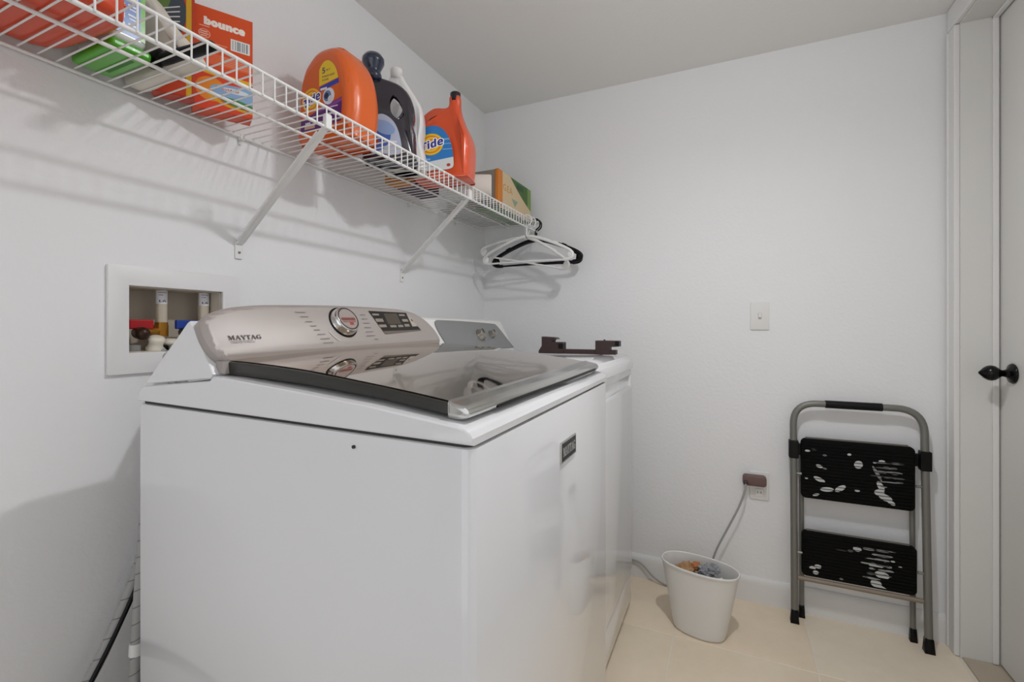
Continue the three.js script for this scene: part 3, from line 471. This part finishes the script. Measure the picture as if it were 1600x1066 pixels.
{ // paper rolls near the far end
  const roll = (name, x, y, z, r, h, ry, label) => {
    const t = thing(name, label, 'paper roll', [x, SH, z], 'paper rolls on the shelf');
    const put = g => g.rotateX(Math.PI / 2).rotateY(ry).translate(x, y, z);
    part('paper', put(lathe([[0.019, -h / 2], [r - 0.004, -h / 2], [r, -h / 2 + 0.004], [r, h / 2 - 0.004], [r - 0.004, h / 2], [0.019, h / 2], [0.019, -h / 2]], 36)), std(0xe6ddd3, 0.9), t);
    part('core', put(lathe([[0.0165, -h / 2 + 0.0003], [0.0188, -h / 2 + 0.0003], [0.0188, h / 2 + 0.0006], [0.0165, h / 2 + 0.0006], [0.0165, -h / 2 + 0.0003]], 24)), std(0x9b8566, 0.9), t);
  };
  roll('paper_roll', 0.255, SH + 0.0560, 0.690, 0.055, 0.10, 0.5, 'cream paper roll partly behind the orange bottle with blue label');
  roll('paper_roll', 0.275, SH + 0.0510, 0.560, 0.050, 0.10, 2.06, 'white paper roll in front of the grey and orange carton');
  const t = thing('snack_carton', 'grey carton with orange edge standing behind the white paper roll', 'carton', [0.245, SH, 0.472]);
  part('box', box(0.180, 0.312, SH, SH + 0.140, 0.455, 0.490, 0.002), std(0x8d857c, 0.5), t);
  part('edge', box(0.3125, 0.329, SH, SH + 0.142, 0.452, 0.493, 0.002), std(0xd07a22, 0.5), t);
}
{ // beige and green box at the far end
  const t = thing('tissue_box', 'beige and green carton at the far end of the shelf', 'carton', [0.245, SH, 0.235]);
  part('box', box(0.190, 0.302, SH, SH + 0.160, 0.082, 0.440, 0.002), std(0x4f7a2a, 0.5), t);
  const tex = canvas(512, 288, (c, w, h) => { c.fillStyle = '#3f6a22'; c.fillRect(0, 0, w, h); c.fillStyle = '#7a9a48'; c.fillRect(w - 60, 0, 60, h); c.fillStyle = '#dbc39c'; c.beginPath(); c.moveTo(0, 0); c.lineTo(170, 0); c.quadraticCurveTo(330, 120, w, 190); c.lineTo(w, h); c.lineTo(0, h); c.fill(); c.fillStyle = '#c79a56'; c.font = 'bold 74px sans-serif'; c.fillText('GEA', 60, 140); c.fillStyle = '#8fa98c'; c.beginPath(); c.moveTo(190, 170); c.lineTo(290, 170); c.lineTo(240, 230); c.fill(); c.fillStyle = '#2d4a2a'; c.fillRect(270, 20, 110, 46); });
  part('print', new THREE.PlaneGeometry(0.356, 0.158).rotateY(Math.PI / 2).translate(0.3026, SH + 0.0800, 0.261), std(0xffffff, 0.5, { map: tex }), t);
  const b = thing('folded_sheet', 'folded pale grey plastic sheet lying flat on the far shelf end', 'plastic sheet', [0.11, SH, 0.30]);
  part('sheet', [box(0.03, 0.175, SH, SH + 0.008, 0.10, 0.47, 0.003)], std(0xbdbdbb, 0.6), b);
  part('fold', [box(0.05, 0.165, SH + 0.0085, SH + 0.015, 0.14, 0.40, 0.003)], std(0x8f8f8e, 0.6), b);
}

// ---------------------------------------------------------------- hangers
function hanger(label, mat, x, y, z, turn, roll) {
  const t = thing('clothes_hanger', label, 'hanger', [x, y, z], 'hangers at the end of the wire shelf'); t.rotation.set(0, turn, roll);
  const L = (n, g) => part(n, g, mat, t, true);
  const arm = s => tube([[s * 0.004, -0.088, 0], [s * 0.055, -0.098, 0], [s * 0.120, -0.122, 0], [s * 0.185, -0.152, 0], [s * 0.215, -0.172, 0], [s * 0.222, -0.190, 0], [s * 0.208, -0.204, 0], [s * 0.18, -0.207, 0]], 0.0074, 40, 10).scale(1, 1, 1.2);
  for (const s of [-1, 1]) { L('arm', arm(s)); L('shoulder_notch', box(-0.013, 0.013, -0.004, 0.006, -0.005, 0.005, 0.003).rotateZ(-s * 0.42).translate(s * 0.140, -0.126, 0)); L('end_pad', new THREE.SphereGeometry(0.019, 18, 12).scale(0.85, 1.05, 0.40).translate(s * 0.212, -0.186, 0)); }
  L('bar', tube([[-0.19, -0.207, 0], [0, -0.205, 0], [0.19, -0.207, 0]], 0.0042, 20, 8));
  L('hook', tube([[0, -0.090, 0], [0, -0.060, 0], [0.003, -0.044, 0], [0.0215, -0.028, 0], [0.0235, -0.006, 0], [0.010, 0.0095, 0], [-0.008, 0.008, 0], [-0.0175, -0.005, 0], [-0.0185, -0.014, 0]], 0.0034, 40, 10));
}
const HW = std(0xeeedea, 0.35), HB = phys(0x050506, 0.4, { specularIntensity: 0.5 });
hanger('nearest white plastic hanger hooked on the shelf end', HW, FRONT + 0.000, DECK - 0.0015, 0.212, 0.02, 0.0);
hanger('white plastic hanger tilted up, behind the nearest white hanger', HW, FRONT + 0.000, DECK + 0.0005, 0.156, 0.10, -0.20);
hanger('black plastic hanger with its right tip sticking out past the white ones', HB, FRONT + 0.002, DECK + 0.0005, 0.112, 0.10, 0.03);
hanger('black plastic hanger nearest the far wall', HB, FRONT + 0.000, DECK + 0.0005, 0.085, 0.06, 0.0);

// ---------------------------------------------------------------- water supply box in the left wall
{
  const b = thing('water_supply_box', 'white washer supply box recessed in the left wall, holding valves', 'supply box', [0, 1.17, 1.545]);
  const fr = roundRect(-1.688, 1.050, -1.403, 1.287, 0.004); const h = new THREE.Path(); [[-NICHE.z1 + 0.002, NICHE.y0 + 0.002], [-NICHE.z0 - 0.002, NICHE.y0 + 0.002], [-NICHE.z0 - 0.002, NICHE.y1 - 0.002], [-NICHE.z1 + 0.002, NICHE.y1 - 0.002]].forEach(([a, c], i) => i ? h.lineTo(a, c) : h.moveTo(a, c)); h.closePath(); fr.holes.push(h);
  part('cover_plate', toCreasedNormals(extrude(fr, 0.009, 0.002, 2), 0.4).rotateY(Math.PI / 2).translate(0.0002, 0, 0), std(0xeceaea, 0.35), b);
  const tan = std(0xcdc3b2, 0.6), { z0, z1, y0, y1, d } = NICHE, e = 0.0015;
  part('liner', [box(-d, -d + 0.003, y0 + e, y1 - e, z0 + e, z1 - e), box(-d, 0, y0 + e, y0 + 0.004, z0 + e, z1 - e), box(-d, 0, y1 - 0.004, y1 - e, z0 + e, z1 - e), box(-d, 0, y0 + e, y1 - e, z0 + e, z0 + 0.004), box(-d, 0, y0 + e, y1 - e, z1 - 0.004, z1 - e)], tan, b);
  const brass = std(0xa9772a, 0.35, { metalness: 0.7 }), cpvc = phys(0xc9bda9, 0.3, { clearcoat: 0.4 }), cream = std(0xe9e2d2, 0.5);
  const tag = canvas(64, 128, (c, w, h2) => { c.fillStyle = '#e9e9ee'; c.fillRect(0, 0, w, h2); c.fillStyle = '#b9a9b8'; c.fillRect(12, 14, 40, 10); c.fillRect(14, 40, 22, 8); c.fillStyle = '#53596a'; c.font = 'bold 30px sans-serif'; c.fillText('LA', 14, 112); });
  for (const [z, hot] of [[1.557, true], [1.457, false]]) {
    const pipe = part('pipe', rod([-0.045, 1.160, z], [-0.045, 1.243, z], 0.0125, 20), cpvc, b);
    part('pipe_tag', new THREE.CylinderGeometry(0.0129, 0.0129, 0.032, 20, 1, true, 0.2, 2.2).translate(-0.045, 1.224, z), std(0xffffff, 0.6, { map: tag }), pipe);
    const v = part('valve', [rod([-0.045, 1.130, z], [-0.045, 1.158, z], 0.0165, 6), rod([-0.045, 1.156, z], [-0.045, 1.164, z], 0.0135, 20), rod([-0.045, 1.142, z], [-0.03, 1.142, z + 0.045], 0.010, 14)], brass, b);
    part('valve_handle', box(-0.036, -0.024, 1.148, 1.170, z + 0.026, z + 0.076, 0.003), std(hot ? 0xb01018 : 0x1a3f9c, 0.4), v);
    part('valve_stem', [rod([-0.035, 1.140, z + 0.052], [-0.012, 1.138, z + 0.056], 0.0145, 18), new THREE.SphereGeometry(0.0145, 16, 10).translate(-0.012, 1.138, z + 0.056)], std(0x3a2417, 0.35, { metalness: 0.4 }), v);
  }
  part('hose_nut', lathe([[0, 0], [0.017, 0], [0.018, 0.006], [0.0145, 0.012], [0.014, 0.022], [0.018, 0.030], [0.012, 0.036], [0, 0.036]], 20).rotateZ(-0.35).translate(-0.020, 1.097, 1.585), cream, b);
  part('hose_nut', lathe([[0, 0], [0.021, 0], [0.022, 0.008], [0.020, 0.016], [0, 0.018]], 20).translate(-0.036, 1.108, 1.545), cream, b);
  part('drain_socket', [rod([-0.030, 1.096, 1.625], [-0.030, 1.112, 1.625], 0.016, 20)], std(0x8f8f8d, 0.5), b);
  part('drain_collar', rod([-0.028, 1.0965, 1.560], [-0.028, 1.110, 1.560], 0.010, 16), M.blackPlastic, b);
}
// hoses and cable behind the washer
{
  const braid = canvas(64, 512, (c, w, h) => { c.fillStyle = '#a3a3a1'; c.fillRect(0, 0, w, h); c.strokeStyle = '#6e6e6d'; c.lineWidth = 3; for (let i = -1; i < 9; i++) { c.beginPath(); c.moveTo(0, i * 64 + 54); c.lineTo(w, i * 64); c.stroke(); } });
  const mk = (rep) => { const t = braid.clone(); t.wrapS = t.wrapT = THREE.RepeatWrapping; t.rotation = Math.PI / 2; t.repeat.set(1, rep); t.needsUpdate = true; return std(0xffffff, 0.55, { map: t }); };
  const h1 = thing('supply_hose', 'grey braided hose curving out from behind the washer along the wall', 'hose', [0.06, 0, 1.74]);
  part('hose', tube([[-0.018, 1.100, 1.575], [0.03, 1.06, 1.575], [0.075, 0.95, 1.60], [0.07, 0.80, 1.622], [0.062, 0.683, 1.648], [0.060, 0.596, 1.676], [0.060, 0.492, 1.726], [0.060, 0.36, 1.806], [0.06, 0.18, 1.89], [0.075, 0.05, 1.86], [0.11, 0.0125, 1.74], [0.13, 0.012, 1.62]], 0.0105, 120, 12), mk(5), h1);
  const h2 = thing('supply_hose', 'grey braided hose hanging straight beside the washer back corner', 'hose', [0.13, 0, 1.688]);
  part('hose', tube([[-0.018, 1.104, 1.545], [0.05, 1.06, 1.56], [0.11, 0.93, 1.63], [0.115, 0.80, 1.668], [0.112, 0.672, 1.677], [0.110, 0.569, 1.683], [0.108, 0.45, 1.688], [0.108, 0.22, 1.70], [0.11, 0.06, 1.69], [0.125, 0.012, 1.60], [0.14, 0.012, 1.50]], 0.0105, 120, 12), mk(5), h2);
  part('tape', rod([0.1088, 0.494, 1.6864], [0.1092, 0.518, 1.6852], 0.0125, 18), std(0xe6e6e4, 0.5), h2);
  const c = thing('power_cable', 'thin black cable following the braided hose down the wall', 'cable', [0.05, 0, 1.73]);
  part('cable', tube([[0.085, 0.86, 1.55], [0.082, 0.76, 1.620], [0.080, 0.66, 1.652], [0.078, 0.560, 1.696], [0.078, 0.470, 1.746], [0.078, 0.35, 1.822], [0.08, 0.17, 1.92], [0.1, 0.03, 1.90], [0.12, 0.006, 1.80]], 0.0042, 90, 8), M.blackPlastic, c);
}

// ---------------------------------------------------------------- brown rack on the dryer
{
  const t = thing('brown_rack', 'dark brown plastic rack with two hooked blocks lying on dryer', 'rack', [0.66, 1.047, 0.42]);
  const y = 1.0485;
  part('rail', box(0.50, 0.800, y, y + 0.018, 0.405, 0.440, 0.003), M.brown, t);
  part('clamp', toCreasedNormals(extrude(shapeOf([[0.487, y + 0.010], [0.500, y + 0.030], [0.500, 1.116], [0.556, 1.113], [0.566, 1.106], [0.548, 1.104], [0.545, 1.094], [0.590, 1.094], [0.590, y], [0.487, y]]), 0.045, 0.0015, 1), 0.4).translate(0, 0, 0.40), M.brown, t);
  part('clamp_cavity', box(0.572, 0.5915, y + 0.020, 1.088, 0.408, 0.4465, 0.001), M.blackPlastic, t);
  part('clamp', toCreasedNormals(extrude(shapeOf([[0.722, y], [0.722, 1.102], [0.812, 1.102], [0.812, 1.080], [0.776, 1.078], [0.776, y]]), 0.045, 0.0015, 1), 0.4).translate(0, 0, 0.40), M.brown, t);
  part('clamp_cavity', box(0.798, 0.8135, 1.083, 1.100, 0.408, 0.4465, 0.001), M.blackPlastic, t);
  part('screw', rod([0.752, 1.101, 0.42], [0.752, 1.106, 0.42], 0.004, 10), M.brown, t);
}

// ---------------------------------------------------------------- switch, outlet, plug and cord on the far wall
{
  const s = thing('light_switch', 'white toggle light switch plate on the far wall', 'light switch', [1.308, 1.20, 0]);
  part('plate', toCreasedNormals(extrude(roundRect(1.272, 1.143, 1.343, 1.259, 0.004), 0.006, 0.0025, 3), 0.5), std(0xe9e8e4, 0.35), s);
  part('toggle', box(1.303, 1.313, 1.195, 1.212, 0.004, 0.016, 0.002).rotateX(0), M.whitePlastic, s);
  part('toggle_slot', box(1.301, 1.315, 1.188, 1.214, 0.0055, 0.0064), std(0xcfcdc8, 0.5), s);
  for (const y of [1.171, 1.231]) part('screw', rod([1.308, y, 0.005], [1.308, y, 0.0068], 0.003, 10), M.whitePlastic, s);
  const o = thing('wall_outlet', 'white outlet plate behind the brown plug adapter', 'outlet', [1.306, 0.49, 0]);
  part('plate', toCreasedNormals(extrude(roundRect(1.270, 0.432, 1.342, 0.548, 0.004), 0.006, 0.0025, 3), 0.5), std(0xe9e8e4, 0.35), o);
  part('receptacle', box(1.290, 1.322, 0.446, 0.478, 0.0045, 0.0085, 0.002), M.whitePlastic, o);
  for (const dx of [-0.006, 0.006]) part('slot', box(1.305 + dx, 1.307 + dx, 0.459, 0.468, 0.0075, 0.0089), M.seam, o);
  const p = thing('plug_adapter', 'brown flat plug adapter with grey cord on the far wall', 'plug adapter', [1.285, 0.515, 0.02]);
  part('body', toCreasedNormals(extrude(roundRect(1.243, 0.494, 1.331, 0.537, 0.012), 0.032, 0.005, 3), 0.6).translate(0, 0, 0.0065), std(0x6e5450, 0.5), p);
  part('plug', box(1.246, 1.262, 0.498, 0.515, 0.034, 0.052, 0.005), std(0x3a3133, 0.5), p);
  part('cord', tube([[1.254, 0.504, 0.050], [1.249, 0.47, 0.058], [1.225, 0.40, 0.060], [1.185, 0.31, 0.060], [1.145, 0.22, 0.062], [1.11, 0.12, 0.06], [1.06, 0.05, 0.05], [1.00, 0.012, 0.045], [0.93, 0.008, 0.04], [0.88, 0.028, 0.034], [0.835, 0.066, 0.028], [0.80, 0.080, 0.024], [0.74, 0.075, 0.022], [0.66, 0.03, 0.03], [0.58, 0.008, 0.05]], 0.0042, 140, 8), std(0xa3a2a0, 0.5), p);
}

// ---------------------------------------------------------------- waste bin
{
  const BX = 1.088, BZ = 0.300, ROT = -0.235, H = 0.25;
  const ring = (a, b, y, n = 48) => Array.from({ length: n }, (_, i) => { const q = i / n * 2 * Math.PI, c = Math.cos(q), s = Math.sin(q), se = v => Math.sign(v) * Math.pow(Math.abs(v), 0.86); return [a * se(c), y, b * se(s)]; });
  const skin = (rings) => { const n = rings[0].length, pos = rings.flat(2), idx = []; for (let k = 0; k < rings.length - 1; k++) for (let i = 0; i < n; i++) { const a = k * n + i, b = k * n + (i + 1) % n; idx.push(a, a + n, b, b, a + n, b + n); } const g = new THREE.BufferGeometry(); g.setAttribute('position', new THREE.Float32BufferAttribute(pos, 3)); g.setIndex(idx); g.computeVertexNormals(); return g; };
  const t = thing('waste_bin', 'white oval plastic waste bin standing by the dryer', 'waste bin', [BX, 0, BZ]); t.rotation.y = ROT;
  const A0 = 0.096, B0 = 0.066, A1 = 0.139, B1 = 0.075, w = 0.0028, lerp = (a, b, f) => a + (b - a) * f, rr = [];
  rr.push(ring(0.001, 0.001, 0.0005), ring(A0 - 0.012, B0 - 0.012, 0.0005), ring(A0 - 0.003, B0 - 0.003, 0.003), ring(A0, B0, 0.010));
  for (let i = 1; i <= 8; i++) rr.push(ring(lerp(A0, A1, i / 8), lerp(B0, B1, i / 8), lerp(0.01, H - 0.012, i / 8)));
  rr.push(ring(A1 + 0.003, B1 + 0.003, H - 0.009), ring(A1 + 0.004, B1 + 0.004, H - 0.003), ring(A1 + 0.001, B1 + 0.001, H), ring(A1 - w, B1 - w, H - 0.003));
  for (let i = 7; i >= 0; i--) rr.push(ring(lerp(A0, A1, i / 8) - w, lerp(B0, B1, i / 8) - w, lerp(0.01, H - 0.012, i / 8)));
  rr.push(ring(0.001, 0.001, 0.010));
  part('bin', skin(rr), phys(0xe6e4e0, 0.4, { clearcoat: 0.15 }), t, true);
  // crumpled rubbish
  const crumple = (rx, ry, rz, s0, k) => { const g = new THREE.IcosahedronGeometry(1, 5), p = g.attributes.position, N = noiseTexture(64, 6, 3, s0); for (let i = 0; i < p.count; i++) { const v = V(p.getX(i), p.getY(i), p.getZ(i)); const u = Math.floor((Math.atan2(v.z, v.x) / (2 * Math.PI) + 0.5) * 63.9), q = Math.floor((v.y * 0.5 + 0.5) * 63.9), m = 1 + k * (Math.abs(N[q * 64 + u] - 0.5) * 2 - 0.25); p.setXYZ(i, v.x * rx * m, v.y * ry * m, v.z * rz * m); } g.computeVertexNormals(); return g; };
  const put = (name, label, cat, g, lx, y, lz, m) => { const c = Math.cos(ROT), s = Math.sin(ROT), x = BX + lx * c + lz * s, z = BZ - lx * s + lz * c; const q = thing(name, label, cat, [x, y, z]); q.rotation.y = ROT; const bm = part(name === 'lint_clump' ? 'lint' : 'paper', g, m, q, true); return q; };
  put('crumpled_paper', 'crumpled brown paper in the white oval bin', 'paper', crumple(0.044, 0.055, 0.042, 31, 0.5), -0.056, 0.182, 0.0, std(0xb08a62, 0.9));
  put('crumpled_paper', 'small crumpled orange wrapper on the brown paper in the bin', 'wrapper', crumple(0.018, 0.016, 0.016, 9, 0.5), -0.018, 0.228, -0.022, std(0xb87444, 0.7));
  put('lint_clump', 'fluffy grey lint clump sticking out of the bin', 'lint', merge([crumple(0.030, 0.028, 0.030, 17, 0.9), crumple(0.022, 0.020, 0.020, 51, 0.9).translate(0.028, 0.018, 0.002)]), 0.026, 0.226, -0.006, std(0x95979a, 1));
  put('black_cap', 'small black cap lying between paper and lint in the bin', 'cap', new THREE.CylinderGeometry(0.011, 0.012, 0.02, 18).rotateZ(1.1), 0.008, 0.216, 0.030, M.blackPlastic);
  put('tissue', 'crumpled white tissue at the right end of the bin', 'tissue', crumple(0.030, 0.040, 0.034, 71, 0.5), 0.083, 0.180, 0.004, std(0xe4e0da, 0.9));
}

// ---------------------------------------------------------------- step ladder leaning on the far wall
{
  const t = thing('step_ladder', 'folded grey two-step ladder with paint-splattered black treads', 'step ladder', [1.625, 0, 0.075]);
  const grey = std(0x7c7b75, 0.42, { metalness: 0.35 }), xl = 1.424, xr = 1.835, top = 0.853, zt = 0.045, zb = 0.092, R = 0.0125;
  const zAt = y => zb + (zt - zb) * y / top;
  part('front_frame', bent([[xl, 0.03, zAt(0.03)], [xl, top, zt], [xr, top, zt], [xr, 0.03, zAt(0.03)]], 0.085, R, 14, 160), grey, t);
  part('rear_frame', [bent([[xl + 0.030, 0.03, 0.040], [xl + 0.030, 0.60, 0.028], [xl + 0.030, 0.66, 0.028]], 0.01, 0.009, 10, 30), bent([[xr - 0.030, 0.03, 0.040], [xr - 0.030, 0.60, 0.028], [xr - 0.030, 0.66, 0.028]], 0.01, 0.009, 10, 30)], grey, t);
  part('cross_bar', rod([xl + 0.012, 0.172, zAt(0.172) - 0.002], [xr - 0.012, 0.172, zAt(0.172) - 0.002], 0.0085, 12), std(0x8f8273, 0.5, { metalness: 0.2 }), t);
  part('hand_grip', rod([1.532, top, zt], [1.712, top, zt], 0.0150, 18), M.blackPlastic, t);
  for (const [x, s] of [[xl, 1], [xr, -1]]) part('clamp', [box(x - 0.0165, x + 0.0165, 0.635, 0.705, zAt(0.67) - 0.017, zAt(0.67) + 0.017, 0.004), box(Math.min(x, x + s * 0.034), Math.max(x, x + s * 0.034), 0.645, 0.69, zAt(0.67) - 0.026, zAt(0.67) - 0.006, 0.003)], M.blackPlastic, t);
  for (const x of [xl, xr]) part('foot', lathe([[0, 0], [0.021, 0], [0.0195, 0.012], [0.0165, 0.045], [0.0155, 0.05], [0, 0.05]], 4).rotateY(Math.PI / 4).translate(x, 0, zAt(0.01)), M.blackPlastic, t);
  for (const x of [xl + 0.03, xr - 0.03]) part('rear_foot', lathe([[0, 0], [0.015, 0], [0.0125, 0.04], [0.0115, 0.048], [0, 0.048]], 4).rotateY(Math.PI / 4).translate(x, 0, 0.041), M.blackPlastic, t);
  // paint-splashed treads (folded flat)
  const splash = (list) => canvas(1024, 640, (c, w, h) => { c.fillStyle = '#040404'; c.fillRect(0, 0, w, h); for (const [x, y, a, b, r, col] of list) { c.fillStyle = col ?? '#c4c5c3'; c.beginPath(); c.ellipse(x * w, y * h, a * w * 1.25, b * h * 1.45, r ?? 0, 0, 7); c.fill(); } });
  const up = [[0.06, 0.20, .02, .012], [0.12, 0.17, .02, .01, .1, '#5a5a58'], [0.22, 0.25, .016, .012, 0, '#6d6d6b'], [0.44, 0.20, .014, .014], [0.52, 0.35, .03, .045, .5], [0.17, 0.44, .026, .018, .3], [0.22, 0.47, .016, .01, .2, '#777'], [0.05, 0.66, .012, .012], [0.17, 0.66, .045, .024, .4], [0.24, 0.81, .05, .026, -.1], [0.36, 0.77, .045, .028, -.6], [0.51, 0.77, .018, .014], [0.14, 0.92, .026, .014, -.3], [0.68, 0.46, .012, .09, -.5, '#8a8a88'], [0.71, 0.66, .02, .06, -.5], [0.70, 0.76, .035, .035], [0.75, 0.83, .05, .035, .4], [0.80, 0.90, .03, .02, .5], [0.72, 0.26, .022, .014], [0.66, 0.29, .012, .01]];
  for (let i = 0; i < 26; i++) { const k = Math.floor(i / 5); up.push([0.70 + rnd() * 0.16 + (rnd() - .5) * .05, 0.28 + k * 0.075 + (rnd() - 0.5) * 0.02, 0.012 + rnd() * 0.045, 0.006 + rnd() * 0.008, 0, rnd() > 0.5 ? '#8d8e8c' : '#5d5d5b']); }
  const low = [[0.10, 0.79, .024, .024], [0.15, 0.74, .026, .030], [0.13, 0.88, .022, .03], [0.36, 0.92, .014, .014, 0, '#777'], [0.50, 0.22, .03, .035, .3], [0.44, 0.28, .02, .02, 0, '#555'], [0.36, 0.3, .04, .008, 0, '#444'], [0.66, 0.88, .04, .05, .8], [0.70, 0.95, .05, .03, .5], [0.71, 0.68, .05, .05, .3], [0.66, 0.5, .05, .03], [0.80, 0.36, .015, .012], [0.86, 0.45, .012, .01]];
  for (let i = 0; i < 40; i++) { const k = Math.floor(i / 6); low.push([0.58 + rnd() * 0.20 + (rnd() - .5) * .06, 0.18 + k * 0.10 + (rnd() - 0.5) * 0.02, 0.015 + rnd() * 0.045, 0.008 + rnd() * 0.012, 0, rnd() > 0.45 ? '#9a9b99' : '#626260']); }
  const x0 = 1.449, x1 = 1.806;
  for (const [y0, y1, lst, name] of [[0.482, 0.716, up], [0.184, 0.360, low]]) {
    const rub = phys(0x040404, 0.7, { specularIntensity: 0.3 }), zf = zAt((y0 + y1) / 2) + 0.006, tx = splash(lst), m = phys(0xffffff, 0.7, { map: tx, specularIntensity: 0.3 });
    const tr = part('tread', [toCreasedNormals(extrude(roundRect(x0, y0, x1, y1, 0.018), 0.020, 0.004, 3), 0.5).translate(0, 0, zf - 0.022)], rub, t);
    // raised grip ribs, each carrying its strip of the paint spatter
    const n = Math.round((y1 - y0 - 0.016) / 0.0125);
    for (let i = 0; i < n; i++) {
      const ya = y0 + 0.008 + i * 0.0125, yb = ya + 0.0095, inset = (i === 0 || i === n - 1) ? 0.014 : 0.006; const g = box(x0 + inset, x1 - inset, ya, yb, zf - 0.003, zf + 0.0012, 0.0009, 1);
      const p = g.attributes.position, uv = g.attributes.uv; for (let j = 0; j < p.count; j++) uv.setXY(j, (p.getX(j) - x0) / (x1 - x0), (p.getY(j) - y0) / (y1 - y0)); part('grip_rib', g, m, tr);
    }
    part('tread_edge', [rod([x0 + 0.016, y1 + 0.001, zf - 0.012], [x1 - 0.02, y1 + 0.001, zf - 0.012], 0.0045, 8)], std(0x5f5a52, 0.5), tr);
  }
  for (const [x, s] of [[xl, 1], [xr, -1]]) for (const y of [0.575, 0.27]) part('pivot_pin', rod([x + s * 0.008, y, zAt(y)], [x + s * 0.027, y, zAt(y)], 0.005, 10), std(0x9a9a96, 0.3, { metalness: 0.8 }), t);
}

renderer.render(scene, camera);
